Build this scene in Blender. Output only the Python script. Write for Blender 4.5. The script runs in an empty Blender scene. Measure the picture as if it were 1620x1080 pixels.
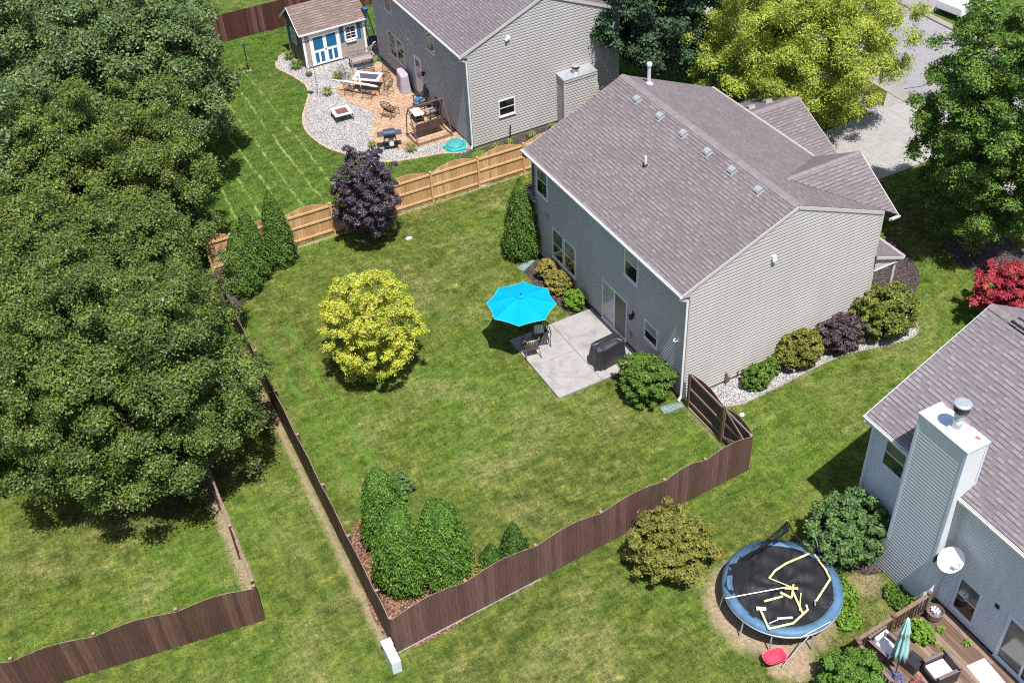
import bpy, math, random
import numpy as np
from mathutils import Vector, Matrix
R = math.radians
PI = math.pi
random.seed(7)
SC = bpy.context.scene
COL = SC.collection

# ------------------------------------------------------------------ camera
cam_d = bpy.data.cameras.new('camera')
cam = bpy.data.objects.new('camera', cam_d)
COL.objects.link(cam)
cam_d.sensor_width = 36.0
cam_d.lens = 1791.64 / 1620 * 36.0
cam_d.clip_start = 0.5
cam_d.clip_end = 600
cam.rotation_mode = 'QUATERNION'
Mrot = Matrix.Rotation(-0.460533, 3, 'Z') @ Matrix.Rotation(0.856892, 3, 'X') @ Matrix.Rotation(-0.058778, 3, 'Z')
cam.rotation_quaternion = Mrot.to_quaternion()
cam.location = (-19.3297, -24.7254, 30.1076)
SC.camera = cam
SC.cycles.pixel_filter_type = 'BLACKMAN_HARRIS'
SC.cycles.filter_width = 1.1
SC.cycles.use_denoising = False

# ------------------------------------------------------------------ world and sun
SUN_DIR = Vector((-0.055, -0.41, 1.0)).normalized()      # towards the sun
w = bpy.data.worlds.new("World")
SC.world = w
w.use_nodes = True
nt = w.node_tree
bg = nt.nodes['Background']
sky = nt.nodes.new('ShaderNodeTexSky')
sky.sky_type = 'NISHITA'
sky.sun_disc = False
sky.sun_elevation = math.asin(SUN_DIR.z)
sky.sun_rotation = math.atan2(SUN_DIR.x, SUN_DIR.y)
sky.air_density = 1.0
sky.dust_density = 1.0
nt.links.new(sky.outputs[0], bg.inputs[0])
bg.inputs[1].default_value = 0.095
sd = bpy.data.lights.new('sun', 'SUN')
sun = bpy.data.objects.new('sun', sd)
COL.objects.link(sun)
sd.energy = 4.4
sd.angle = R(0.5)
sd.color = (1.0, 0.965, 0.91)
sun.rotation_mode = 'QUATERNION'
sun.rotation_quaternion = SUN_DIR.to_track_quat('Z', 'Y')
sun.location = (0, -20, 60)
SC.view_settings.view_transform = 'Standard'
SC.view_settings.look = 'None'
SC.view_settings.exposure = 0.75
SC.view_settings.gamma = 1.0

# ------------------------------------------------------------------ material helpers
MATS = {}
class NT:
    def __init__(s, name):
        s.m = bpy.data.materials.new(name); s.m.use_nodes = True
        s.t = s.m.node_tree; s.b = s.t.nodes['Principled BSDF']; s.out = s.t.nodes['Material Output']
        s.b.inputs['Specular IOR Level'].default_value = 0.3
        MATS[name] = s.m
    def n(s, typ, **kw):
        nd = s.t.nodes.new(typ)
        for k, v in kw.items():
            if hasattr(nd, k): setattr(nd, k, v)
            else: nd.inputs[k].default_value = v
        return nd
    def l(s, a, b): s.t.links.new(a, b)
    def pos(s):
        return s.n('ShaderNodeNewGeometry').outputs['Position']
    def mapping(s, src, scale=(1, 1, 1), rot=(0, 0, 0), loc=(0, 0, 0)):
        m = s.n('ShaderNodeMapping'); s.l(src, m.inputs['Vector'])
        m.inputs['Scale'].default_value = scale; m.inputs['Rotation'].default_value = rot; m.inputs['Location'].default_value = loc
        return m.outputs[0]
    def noise(s, src, scale, detail=3, rough=0.5, dist=0.0):
        nd = s.n('ShaderNodeTexNoise'); s.l(src, nd.inputs['Vector'])
        nd.inputs['Scale'].default_value = scale; nd.inputs['Detail'].default_value = detail
        nd.inputs['Roughness'].default_value = rough; nd.inputs['Distortion'].default_value = dist
        return nd.outputs['Fac']
    def ramp(s, fac, stops, interp='LINEAR'):
        r = s.n('ShaderNodeValToRGB'); s.l(fac, r.inputs[0]); r.color_ramp.interpolation = interp
        el = r.color_ramp.elements
        while len(el) < len(stops): el.new(0.5)
        for e, (p, c) in zip(el, stops):
            e.position = p; e.color = (c[0], c[1], c[2], 1) if len(c) == 3 else c
        return r.outputs[0]
    def mix(s, fac, a, b, blend='MIX'):
        m = s.n('ShaderNodeMix', data_type='RGBA', blend_type=blend)
        for v, i in ((fac, 0), (a, 6), (b, 7)):
            if hasattr(v, 'is_linked'): s.l(v, m.inputs[i])
            elif i == 0: m.inputs[0].default_value = v
            else: m.inputs[i].default_value = (v[0], v[1], v[2], 1)
        return m.outputs[2]
    def math(s, op, a, b=0.0, c=None, clamp=False):
        m = s.n('ShaderNodeMath', operation=op); m.use_clamp = clamp
        for i, v in enumerate((a, b) if c is None else (a, b, c)):
            if hasattr(v, 'is_linked'): s.l(v, m.inputs[i])
            else: m.inputs[i].default_value = v
        return m.outputs[0]
    def color(s, c):
        if hasattr(c, 'is_linked'): s.l(c, s.b.inputs['Base Color'])
        else: s.b.inputs['Base Color'].default_value = (c[0], c[1], c[2], 1)
    def rough(s, v, metal=0.0):
        if hasattr(v, 'is_linked'): s.l(v, s.b.inputs['Roughness'])
        else: s.b.inputs['Roughness'].default_value = v
        s.b.inputs['Metallic'].default_value = metal
    def bump(s, h, strength=0.3, dist=0.02):
        b = s.n('ShaderNodeBump'); s.l(h, b.inputs['Height'])
        b.inputs['Strength'].default_value = strength; b.inputs['Distance'].default_value = dist
        s.l(b.outputs[0], s.b.inputs['Normal'])
    def rnd(s):
        return s.n('ShaderNodeNewGeometry').outputs['Random Per Island']

def plain(name, c, rough=0.6, metal=0.0, var=0.12, scale=3.0, bump=0.0, spec=0.3):
    k = NT(name); p = k.pos()
    f = k.noise(p, scale, 4, 0.6)
    lo = [x * (1 - var) for x in c]; hi = [min(1, x * (1 + var)) for x in c]
    k.color(k.ramp(f, [(0.3, lo), (0.7, hi)])); k.rough(rough, metal)
    k.b.inputs['Specular IOR Level'].default_value = spec
    if bump: k.bump(k.noise(p, scale * 12, 3), bump, 0.01)
    return k.m

def wood(name, dark, mid, light, rough=0.75, grain=(30, 30, 2.2), knots=True):
    k = NT(name); p = k.pos(); r = k.rnd()
    off = k.n('ShaderNodeVectorMath', operation='SCALE'); 
    cmb = k.n('ShaderNodeCombineXYZ'); k.l(r, cmb.inputs[0]); k.l(r, cmb.inputs[1]); k.l(r, cmb.inputs[2])
    k.l(cmb.outputs[0], off.inputs[0]); off.inputs['Scale'].default_value = 37.0
    ad = k.n('ShaderNodeVectorMath', operation='ADD'); k.l(p, ad.inputs[0]); k.l(off.outputs[0], ad.inputs[1])
    g = k.noise(k.mapping(ad.outputs[0], grain), 1.0, 4, 0.65, 0.3)
    base = k.ramp(r, [(0.0, dark), (0.5, mid), (1.0, light)])
    gr = k.ramp(g, [(0.25, (0.55, 0.52, 0.5)), (0.5, (1, 1, 1)), (0.8, (1.3, 1.27, 1.22))])
    col = k.mix(1.0, base, gr, 'MULTIPLY')
    if knots:
        v = k.n('ShaderNodeTexVoronoi'); k.l(k.mapping(ad.outputs[0], (5, 5, 2.2)), v.inputs['Vector']); v.inputs['Scale'].default_value = 1.0
        kn = k.ramp(v.outputs['Distance'], [(0.05, (1, 1, 1)), (0.10, (0, 0, 0))])
        col = k.mix(k.math('MULTIPLY', kn, 0.35), col, [x * 0.5 for x in dark])
    k.color(col); k.rough(rough); k.bump(g, 0.25, 0.01)
    return k.m

def siding_mat(name, c, grime=0.06):
    k = NT(name); p = k.pos()
    f = k.noise(k.mapping(p, (0.6, 0.6, 0.25)), 1.0, 5, 0.6)
    st = k.noise(k.mapping(p, (5, 5, 0.5)), 1.0, 3, 0.6)
    a = k.ramp(f, [(0.3, [x * (1 - grime) for x in c]), (0.7, [min(1, x * (1 + grime)) for x in c])])
    k.color(k.mix(0.5, a, k.ramp(st, [(0.35, (0.90, 0.90, 0.89)), (0.6, (1, 1, 1))]), 'MULTIPLY'))
    k.rough(0.5); k.b.inputs['Specular IOR Level'].default_value = 0.35
    k.bump(k.noise(k.mapping(p, (2, 2, 30)), 1.0, 2), 0.10, 0.01)
    return k.m

def shingle(name, c, row=0.150, tab=0.19, contrast=1.0):
    """laminated asphalt shingles: u,v in metres come from the UV map"""
    k = NT(name)
    uv = k.n('ShaderNodeUVMap').outputs[0]
    sx = k.n('ShaderNodeSeparateXYZ'); k.l(uv, sx.inputs[0])
    wob = k.math('MULTIPLY', k.math('SUBTRACT', k.noise(uv, 0.7, 2), 0.5), 0.02)
    v = k.math('DIVIDE', k.math('ADD', sx.outputs[1], wob), row)
    rowi = k.math('FLOOR', v); fv = k.math('SUBTRACT', v, rowi)
    wn = k.n('ShaderNodeTexWhiteNoise', noise_dimensions='1D'); k.l(rowi, wn.inputs['W'])
    u = k.math('ADD', k.math('DIVIDE', sx.outputs[0], tab), k.math('MULTIPLY', wn.outputs['Value'], 7.3))
    # uneven tab widths
    un = k.n('ShaderNodeTexNoise', noise_dimensions='2D'); c2 = k.n('ShaderNodeCombineXYZ'); k.l(u, c2.inputs[0]); k.l(k.math('MULTIPLY', rowi, 5.7), c2.inputs[1])
    k.l(c2.outputs[0], un.inputs['Vector']); un.inputs['Scale'].default_value = 0.9; un.inputs['Detail'].default_value = 0
    u2 = k.math('ADD', u, k.math('MULTIPLY', un.outputs['Fac'], 0.8))
    ui = k.math('FLOOR', u2); fu = k.math('SUBTRACT', u2, ui)
    c3 = k.n('ShaderNodeCombineXYZ'); k.l(ui, c3.inputs[0]); k.l(rowi, c3.inputs[1])
    cell = k.n('ShaderNodeTexWhiteNoise', noise_dimensions='2D'); k.l(c3.outputs[0], cell.inputs['Vector'])
    cv = cell.outputs['Value']
    base = k.ramp(cv, [(0.0, [x * (1 - .17 * contrast) for x in c]), (0.45, [x * 0.97 for x in c]), (0.8, [x * (1 + .10 * contrast) for x in c]), (1.0, [x * (1 + .22 * contrast) for x in c])])
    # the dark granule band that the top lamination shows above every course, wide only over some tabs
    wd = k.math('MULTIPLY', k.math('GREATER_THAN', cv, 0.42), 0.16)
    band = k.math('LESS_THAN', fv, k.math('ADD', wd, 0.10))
    seam = k.math('MULTIPLY', k.math('LESS_THAN', fu, 0.05), 0.45)
    gran = k.noise(uv, 90, 2, 0.7)
    big = k.noise(uv, 0.55, 4, 0.6)
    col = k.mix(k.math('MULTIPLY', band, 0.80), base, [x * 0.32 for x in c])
    col = k.mix(seam, col, [x * 0.45 for x in c])
    col = k.mix(1.0, col, k.ramp(gran, [(0.3, (0.8, 0.8, 0.8)), (0.7, (1.2, 1.2, 1.2))]), 'MULTIPLY')
    col = k.mix(1.0, col, k.ramp(big, [(0.3, (0.90, 0.90, 0.91)), (0.7, (1.08, 1.08, 1.07))]), 'MULTIPLY')
    k.color(col); k.rough(0.9); k.b.inputs['Specular IOR Level'].default_value = 0.15
    h = k.math('ADD', k.math('MULTIPLY', k.math('SUBTRACT', 1.0, fv), 0.7), k.math('MULTIPLY', k.math('LESS_THAN', cv, 0.42), 0.5))
    k.bump(h, 0.5, 0.012)
    return k.m

def leaf_mat(name, cols, trans=0.25, rough=0.55, patch=0.45, spec=0.25, tips=None):
    """cols: dark, mid, light leaf colours"""
    k = NT(name); p = k.pos(); r = k.rnd()
    f = k.math('ADD', k.math('MULTIPLY', r, 0.62), k.math('MULTIPLY', k.math('SUBTRACT', k.noise(p, patch * 2.2, 3, 0.6), 0.31), 1.0))
    col = k.ramp(f, [(0.10, cols[0]), (0.45, cols[1]), (0.85, cols[2])])
    if tips:
        col = k.mix(k.math('MULTIPLY', k.math('GREATER_THAN', r, 0.93), 1.0), col, tips)
    k.color(col); k.rough(rough); k.b.inputs['Specular IOR Level'].default_value = spec
    tr = k.n('ShaderNodeBsdfTranslucent'); k.l(k.mix(1.0, col, (1.25, 1.35, 0.7), 'MULTIPLY'), tr.inputs[0])
    ms = k.n('ShaderNodeMixShader'); ms.inputs[0].default_value = trans
    k.l(k.b.outputs[0], ms.inputs[1]); k.l(tr.outputs[0], ms.inputs[2]); k.l(ms.outputs[0], k.out.inputs[0])
    return k.m

def glass_mat(name, tint, rough=0.06):
    k = NT(name); p = k.pos()
    k.color(k.ramp(k.noise(p, 2.5, 3), [(0.35, [x * 0.6 for x in tint]), (0.7, tint)]))
    k.rough(rough); k.b.inputs['Specular IOR Level'].default_value = 0.9
    k.b.inputs['IOR'].default_value = 1.6
    return k.m

# ---- ground
def lawn_material(name='lawn', blade=False):
    k = NT(name); p = k.pos()
    s = k.n('ShaderNodeSeparateXYZ'); k.l(p, s.inputs[0]); X, Y = s.outputs[0], s.outputs[1]
    G0, G1, G2 = (0.042, 0.066, 0.013), (0.092, 0.116, 0.026), (0.082, 0.142, 0.022)
    DRY = (0.27, 0.235, 0.115)
    SOIL = (0.40, 0.30, 0.205)
    n1 = k.noise(p, 0.30, 5, 0.62, 0.4)
    n2 = k.noise(p, 1.6, 5, 0.65, 0.3)
    n3 = k.noise(k.mapping(p, (1, 1.0, 1)), 9, 4, 0.7)
    n4 = k.noise(p, 0.13, 3, 0.5)
    n5 = k.noise(k.mapping(p, (1.3, 2.6, 1), (0, 0, R(-40))), 1.0, 6, 0.72, 0.5)
    n6 = k.noise(k.mapping(p, (7.5, 1.6, 1), (0, 0, R(28))), 1.0, 5, 0.7)
    dia = k.noise(k.mapping(p, (2.2, 6.5, 1), (0, 0, R(-52))), 1.0, 5, 0.72)
    fine = k.noise(p, 30, 3, 0.75)
    a = k.ramp(n2, [(0.30, G0), (0.52, G1), (0.72, (0.165, 0.172, 0.052))])
    a = k.mix(k.ramp(n4, [(0.42, (0, 0, 0)), (0.62, (0.75, 0.75, 0.75))]), a, G2)
    # upper lawn is greener: mask by y
    up = k.math('MULTIPLY', k.math('SUBTRACT', Y, 17.3), 8.0, clamp=True)
    a = k.mix(k.math('MULTIPLY', up, 0.65), a, (0.060, 0.118, 0.020))
    # dry patches
    dm = k.math('MULTIPLY', k.ramp(n1, [(0.50, (0, 0, 0)), (0.74, (1, 1, 1))]), k.ramp(n3, [(0.35, (0.1, 0.1, 0.1)), (0.62, (1, 1, 1))]))
    dm = k.math('MULTIPLY', dm, k.math('SUBTRACT', 1.0, k.math('MULTIPLY', up, 0.75)))
    a = k.mix(k.math('MULTIPLY', dm, 0.75), a, DRY)
    a = k.mix(1.0, a, k.ramp(n5, [(0.30, (0.52, 0.60, 0.50)), (0.47, (0.95, 0.97, 0.92)), (0.66, (1.45, 1.30, 1.35))]), 'MULTIPLY')
    a = k.mix(0.8, a, k.ramp(n6, [(0.34, (0.66, 0.72, 0.62)), (0.5, (1, 1, 1)), (0.66, (1.38, 1.30, 1.25))]), 'MULTIPLY')
    a = k.mix(0.75, a, k.ramp(dia, [(0.32, (0.55, 0.62, 0.52)), (0.5, (1, 1, 1)), (0.68, (1.55, 1.42, 1.35))]), 'MULTIPLY')
    a = k.mix(0.9, a, k.ramp(fine, [(0.3, (0.62, 0.66, 0.6)), (0.5, (1, 1, 1)), (0.72, (1.5, 1.42, 1.35))]), 'MULTIPLY')
    # mowing stripes, ridges of clippings along y
    def stripes(a, x0, x1, y0, y1, per, ph, width, strength, colr, sharp=30):
        wob = k.math('MULTIPLY', k.math('SUBTRACT', k.noise(p, 0.4, 4), 0.5), 0.6)
        t = k.math('FRACT', k.math('ADD', k.math('DIVIDE', k.math('ADD', X, wob), per), ph))
        d = k.math('ABSOLUTE', k.math('SUBTRACT', t, 0.5))
        m = k.math('SUBTRACT', 1.0, k.math('DIVIDE', d, width), clamp=True)
        brk = k.ramp(k.noise(k.mapping(p, (3, 1.6, 1)), 1.0, 3, 0.7), [(0.42, (0, 0, 0)), (0.58, (1, 1, 1))])
        m = k.math('MULTIPLY', m, brk)
        def gate(v, lo, hi):
            g1 = k.math('MULTIPLY', k.math('SUBTRACT', v, lo), 1.5, clamp=True)
            g2 = k.math('MULTIPLY', k.math('SUBTRACT', hi, v), 1.5, clamp=True)
            return k.math('MULTIPLY', g1, g2)
        m = k.math('MULTIPLY', m, k.math('MULTIPLY', gate(X, x0, x1), gate(Y, y0, y1)))
        return k.mix(k.math('MULTIPLY', m, strength), a, colr)
    a = stripes(a, -12.5, -5.2, 17.6, 36, 1.96, 0.36, 0.24, 0.40, (0.12, 0.18, 0.035))
    a = stripes(a, -12.5, -5.2, 17.6, 36, 0.98, 0.36, 0.095, 1.0, (0.27, 0.33, 0.10))
    a = stripes(a, -16.8, -14.4, -12, 9, 0.85, 0.1, 0.36, 0.65, (0.13, 0.20, 0.035))
    a = stripes(a, -30, -17.5, -1, 12, 1.1, 0.3, 0.35, 0.30, (0.10, 0.20, 0.03))
    a = stripes(a, -13.4, -10.8, -3, 14, 1.05, 0.4, 0.30, 0.75, (0.10, 0.21, 0.03))
    a = stripes(a, -10.8, -0.5, 6, 17, 1.7, 0.2, 0.45, 0.30, (0.11, 0.18, 0.03))
    a = stripes(a, 0, 22, -7, -1, 1.5, 0.2, 0.45, 0.3, (0.12, 0.19, 0.03))
    if blade:
        r = k.rnd()
        a = k.mix(1.0, a, k.ramp(r, [(0.0, (0.75, 0.78, 0.75)), (0.5, (1.5, 1.48, 1.4)), (1.0, (2.7, 2.5, 2.6))]), 'MULTIPLY')
        k.color(a); k.rough(0.8); k.b.inputs['Specular IOR Level'].default_value = 0.1
        tr = k.n('ShaderNodeBsdfTranslucent'); k.l(a, tr.inputs[0]); ms = k.n('ShaderNodeMixShader'); ms.inputs[0].default_value = 0.3
        k.l(k.b.outputs[0], ms.inputs[1]); k.l(tr.outputs[0], ms.inputs[2]); k.l(ms.outputs[0], k.out.inputs[0])
        return k.m
    # bare soil where the place has it
    edge = k.math('MULTIPLY', k.math('SUBTRACT', k.noise(p, 2.3, 5, 0.7), 0.5), 1.1)
    soil = k.mix(k.ramp(k.noise(p, 9, 5, 0.75), [(0.38, (0, 0, 0)), (0.6, (1, 1, 1))]), SOIL, (0.24, 0.185, 0.115))
    def put(a, m, colr, st=1.0):
        return k.mix(k.math('MULTIPLY', m, st), a, colr)
    def disc(cx, cy, r, soft=3.0):
        dx = k.math('SUBTRACT', X, cx); dy = k.math('SUBTRACT', Y, cy)
        d = k.math('SQRT', k.math('ADD', k.math('MULTIPLY', dx, dx), k.math('MULTIPLY', dy, dy)))
        return k.math('MULTIPLY', k.math('SUBTRACT', r, k.math('ADD', d, edge)), soft, clamp=True)
    def seg(x0, y0, x1, y1, wd, soft=5.0, es=0.35):
        L = math.hypot(x1 - x0, y1 - y0); ux, uy = (x1 - x0) / L, (y1 - y0) / L
        dx = k.math('SUBTRACT', X, x0); dy = k.math('SUBTRACT', Y, y0)
        t = k.math('ADD', k.math('MULTIPLY', dx, ux), k.math('MULTIPLY', dy, uy))
        n = k.math('ABSOLUTE', k.math('SUBTRACT', k.math('MULTIPLY', dy, ux), k.math('MULTIPLY', dx, uy)))
        m = k.math('MULTIPLY', k.math('SUBTRACT', wd, k.math('ADD', n, k.math('MULTIPLY', edge, es))), soft, clamp=True)
        g = k.math('MULTIPLY', k.math('MULTIPLY', t, 2.0, clamp=True), k.math('MULTIPLY', k.math('SUBTRACT', L, t), 2.0, clamp=True))
        return k.math('MULTIPLY', m, g)
    a = put(a, disc(-2.95, -9.0, 2.22, 2.0), soil)
    a = put(a, disc(-3.75, -10.9, 0.85), soil)
    a = put(a, disc(0.2, -9.9, 0.7), soil, 0.6)
    a = put(a, seg(-14.20, -4.5, -13.6, 12.5, 0.24, 4.0, 0.5), soil, 0.85)
    a = put(a, seg(-17.25, -0.9, -16.95, 7.0, 0.30), soil, 0.8)
    a = put(a, seg(-13, 17.3, 6, 17.0, 0.14, 8), soil, 0.9)
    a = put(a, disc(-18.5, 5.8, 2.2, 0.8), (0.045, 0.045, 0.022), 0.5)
    a = put(a, seg(-0.25, -4.0, -0.15, -0.4, 0.10, 8), soil, 0.6)
    k.color(a); k.rough(0.95); k.b.inputs['Specular IOR Level'].default_value = 0.08
    h = k.math('ADD', k.math('MULTIPLY', fine, 0.5), k.math('ADD', n3, k.math('MULTIPLY', dia, 0.8)))
    k.bump(h, 0.9, 0.05)
    return k.m

lawn_material()
lawn_material('blade', True)
def gravel_mat(name, cols, scale=24, mort=(0.10, 0.09, 0.09)):
    k = NT(name); p = k.pos()
    v = k.n('ShaderNodeTexVoronoi'); k.l(p, v.inputs['Vector']); v.inputs['Scale'].default_value = scale
    sp = k.n('ShaderNodeSeparateColor'); k.l(v.outputs['Color'], sp.inputs[0])
    c = k.ramp(sp.outputs[0], [(i / (len(cols) - 1), x) for i, x in enumerate(cols)])
    c = k.mix(k.ramp(v.outputs['Distance'], [(0.40, (0, 0, 0)), (0.62, (1, 1, 1))]), c, mort)
    c = k.mix(0.8, c, k.ramp(k.noise(p, 1.2, 4), [(0.3, (0.82, 0.82, 0.82)), (0.7, (1.12, 1.12, 1.12))]), 'MULTIPLY')
    k.color(c); k.rough(0.85)
    k.bump(k.math('SUBTRACT', 1.0, v.outputs['Distance']), 1.0, 0.04)
    return k.m
gravel_mat('white_gravel', [(0.44, 0.42, 0.41), (0.60, 0.58, 0.56), (0.33, 0.31, 0.30), (0.72, 0.70, 0.68), (0.54, 0.52, 0.50)], 21, (0.16, 0.15, 0.145))
gravel_mat('mulch', [(0.115, 0.085, 0.085), (0.05, 0.036, 0.034), (0.16, 0.125, 0.12), (0.07, 0.05, 0.048)], 16, (0.03, 0.022, 0.02))
gravel_mat('red_mulch', [(0.34, 0.16, 0.10), (0.22, 0.10, 0.06), (0.40, 0.24, 0.16), (0.17, 0.08, 0.05)], 14, (0.09, 0.05, 0.03))

def concrete(name, c, stain=0.25, scale=1.0):
    k = NT(name); p = k.pos()
    a = k.noise(p, 0.9 * scale, 6, 0.7, 0.5); b = k.noise(p, 6 * scale, 5, 0.75); f = k.noise(p, 45, 2, 0.7)
    col = k.ramp(a, [(0.28, [x * (1 - stain) for x in c]), (0.5, c), (0.75, [min(1, x * 1.12) for x in c])])
    col = k.mix(0.8, col, k.ramp(b, [(0.3, (0.82, 0.81, 0.80)), (0.6, (1.05, 1.05, 1.05))]), 'MULTIPLY')
    col = k.mix(0.7, col, k.ramp(f, [(0.3, (0.8, 0.8, 0.8)), (0.7, (1.15, 1.15, 1.15))]), 'MULTIPLY')
    k.color(col); k.rough(0.9); k.bump(b, 0.15, 0.01)
    return k.m
concrete('patio_concrete', (0.315, 0.295, 0.285), 0.36)
concrete('drive_concrete', (0.30, 0.283, 0.272), 0.12, 0.5)
concrete('kerb_concrete', (0.27, 0.24, 0.205), 0.2)
concrete('asphalt_mat', (0.245, 0.232, 0.242), 0.10, 0.3)
concrete('foundation', (0.17, 0.16, 0.16), 0.3)

def paver_mat():
    k = NT('pavers'); p = k.pos()
    mp = k.mapping(p, (1, 1, 1), (0, 0, R(0)))
    b = k.n('ShaderNodeTexBrick'); k.l(mp, b.inputs['Vector'])
    b.inputs['Scale'].default_value = 1.0; b.inputs['Brick Width'].default_value = 0.42; b.inputs['Row Height'].default_value = 0.28
    b.inputs['Mortar Size'].default_value = 0.012; b.offset = 0.5
    b.inputs['Color1'].default_value = (0.34, 0.20, 0.125, 1); b.inputs['Color2'].default_value = (0.43, 0.30, 0.195, 1)
    b.inputs['Mortar'].default_value = (0.16, 0.10, 0.07, 1)
    n = k.noise(p, 2.2, 5, 0.7, 0.6); f = k.noise(p, 18, 3, 0.7)
    c = k.mix(k.ramp(n, [(0.45, (0, 0, 0)), (0.66, (1, 1, 1))]), b.outputs['Color'], (0.46, 0.35, 0.25))
    c = k.mix(k.ramp(k.noise(p, 1.1, 3), [(0.55, (0, 0, 0)), (0.68, (0.6, 0.6, 0.6))]), c, (0.33, 0.12, 0.06))
    c = k.mix(0.9, c, k.ramp(f, [(0.3, (0.72, 0.70, 0.68)), (0.7, (1.2, 1.2, 1.2))]), 'MULTIPLY')
    c = k.mix(b.outputs['Fac'], c, (0.16, 0.09, 0.06))
    k.color(c); k.rough(0.85); k.bump(f, 0.3, 0.01)
paver_mat()

siding_mat('siding_taupe', (0.455, 0.428, 0.410))
siding_mat('siding_greige', (0.450, 0.425, 0.412))
siding_mat('siding_pale', (0.60, 0.615, 0.635), 0.04)
siding_mat('shed_panel', (0.36, 0.31, 0.28))
plain('shed_side', (0.13, 0.125, 0.12), 0.7)
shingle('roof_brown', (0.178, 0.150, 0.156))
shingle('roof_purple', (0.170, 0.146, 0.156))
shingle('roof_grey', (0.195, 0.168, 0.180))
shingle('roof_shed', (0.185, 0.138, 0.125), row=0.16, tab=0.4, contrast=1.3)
plain('ridge_cap', (0.19, 0.162, 0.168), 0.9, var=0.18, scale=5)
plain('trim_white', (0.72, 0.70, 0.68), 0.45, var=0.05)
plain('trim_taupe', (0.50, 0.46, 0.44), 0.5, var=0.06)
plain('trim_bluewhite', (0.62, 0.66, 0.74), 0.45, var=0.05)
plain('soffit', (0.50, 0.48, 0.46), 0.6)
plain('vinyl_white', (0.80, 0.80, 0.80), 0.35, var=0.03)
glass_mat('glass_dark', (0.012, 0.014, 0.018))
glass_mat('glass_light', (0.10, 0.14, 0.15), 0.12)
glass_mat('glass_blind', (0.35, 0.40, 0.42), 0.15)
glass_mat('glass_screen', (0.025, 0.022, 0.028), 0.5)
plain('vent_grey', (0.33, 0.33, 0.335), 0.5, metal=0.2)
plain('galvanised', (0.55, 0.58, 0.62), 0.35, metal=0.6, var=0.1)
plain('cap_metal', (0.66, 0.69, 0.74), 0.4, metal=0.3, var=0.12, scale=4)
plain('rust', (0.35, 0.12, 0.05), 0.8)
plain('black_metal', (0.018, 0.018, 0.02), 0.45, var=0.3)
plain('dark_iron', (0.05, 0.042, 0.038), 0.5, var=0.3)
plain('brown_metal', (0.14, 0.095, 0.08), 0.5)
plain('white_plastic', (0.78, 0.78, 0.78), 0.4, var=0.04)
plain('pvc_white', (0.72, 0.71, 0.70), 0.5)
wood('fence_brown', (0.095, 0.052, 0.042), (0.122, 0.067, 0.055), (0.150, 0.086, 0.072))
wood('fence_brown_worn', (0.068, 0.034, 0.026), (0.092, 0.047, 0.036), (0.130, 0.073, 0.056))
wood('fence_top', (0.20, 0.13, 0.11), (0.26, 0.18, 0.15), (0.32, 0.24, 0.20), knots=False)
wood('fence_red', (0.055, 0.018, 0.018), (0.085, 0.028, 0.026), (0.15, 0.075, 0.07))
wood('cedar', (0.42, 0.235, 0.105), (0.52, 0.305, 0.145), (0.60, 0.375, 0.19))
wood('cedar_rail', (0.46, 0.30, 0.15), (0.54, 0.36, 0.19), (0.60, 0.42, 0.24), knots=False)
wood('deck_wood', (0.115, 0.068, 0.05), (0.175, 0.115, 0.085), (0.27, 0.19, 0.145), grain=(26, 1.6, 26))
wood('rail_wood', (0.09, 0.052, 0.042), (0.13, 0.078, 0.062), (0.17, 0.105, 0.085), knots=False)
wood('grey_wood', (0.22, 0.185, 0.18), (0.28, 0.235, 0.23), (0.34, 0.29, 0.28), knots=False)
wood('bark', (0.09, 0.07, 0.055), (0.12, 0.095, 0.075), (0.15, 0.12, 0.10), grain=(14, 14, 3), knots=False)
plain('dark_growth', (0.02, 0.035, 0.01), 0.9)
plain('cyan_canvas', (0.0, 0.29, 0.47), 0.8, var=0.08, scale=2, spec=0.1)
plain('cyan_hem', (0.10, 0.42, 0.52), 0.7)
plain('teal_canvas', (0.30, 0.47, 0.46), 0.85, var=0.1, spec=0.1)
plain('black_vinyl', (0.026, 0.024, 0.030), 0.42, var=0.4, bump=0.5, spec=0.5)
plain('grey_cover', (0.38, 0.34, 0.40), 0.8, var=0.1)
plain('wicker', (0.055, 0.040, 0.045), 0.65, var=0.5, scale=40, bump=0.6)
plain('wicker_light', (0.17, 0.125, 0.12), 0.65, var=0.4, scale=40, bump=0.6)
plain('cushion_white', (0.74, 0.74, 0.76), 0.9, var=0.03, spec=0.1)
plain('tramp_blue', (0.075, 0.155, 0.25), 0.55, var=0.25, scale=3, bump=0.25)
plain('tramp_mat', (0.014, 0.014, 0.017), 0.6, var=0.2, scale=2)
plain('net_dark', (0.012, 0.012, 0.016), 0.8)
plain('foam_yellow', (0.72, 0.68, 0.30), 0.8, var=0.15, scale=6)
plain('foam_white', (0.75, 0.73, 0.66), 0.8)
plain('pink_plastic', (0.85, 0.17, 0.26), 0.35)
plain('red_inner', (0.78, 0.06, 0.10), 0.4)
plain('orange_plastic', (0.85, 0.12, 0.04), 0.4)
plain('teal_plastic', (0.02, 0.42, 0.38), 0.4)
plain('teal_lid', (0.06, 0.27, 0.30), 0.4)
plain('door_blue', (0.012, 0.12, 0.25), 0.5)
plain('blue_fabric', (0.01, 0.16, 0.42), 0.7)
plain('utility_green', (0.42, 0.50, 0.47), 0.6)
plain('utility_white', (0.62, 0.66, 0.70), 0.5)
plain('splash_green', (0.17, 0.23, 0.225), 0.7)
plain('terracotta', (0.34, 0.14, 0.08), 0.8)
plain('dark_pot', (0.05, 0.08, 0.09), 0.6)
plain('bbq_blue', (0.05, 0.06, 0.12), 0.25)
plain('mosaic', (0.09, 0.09, 0.16), 0.5, var=0.8, scale=20)
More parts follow.
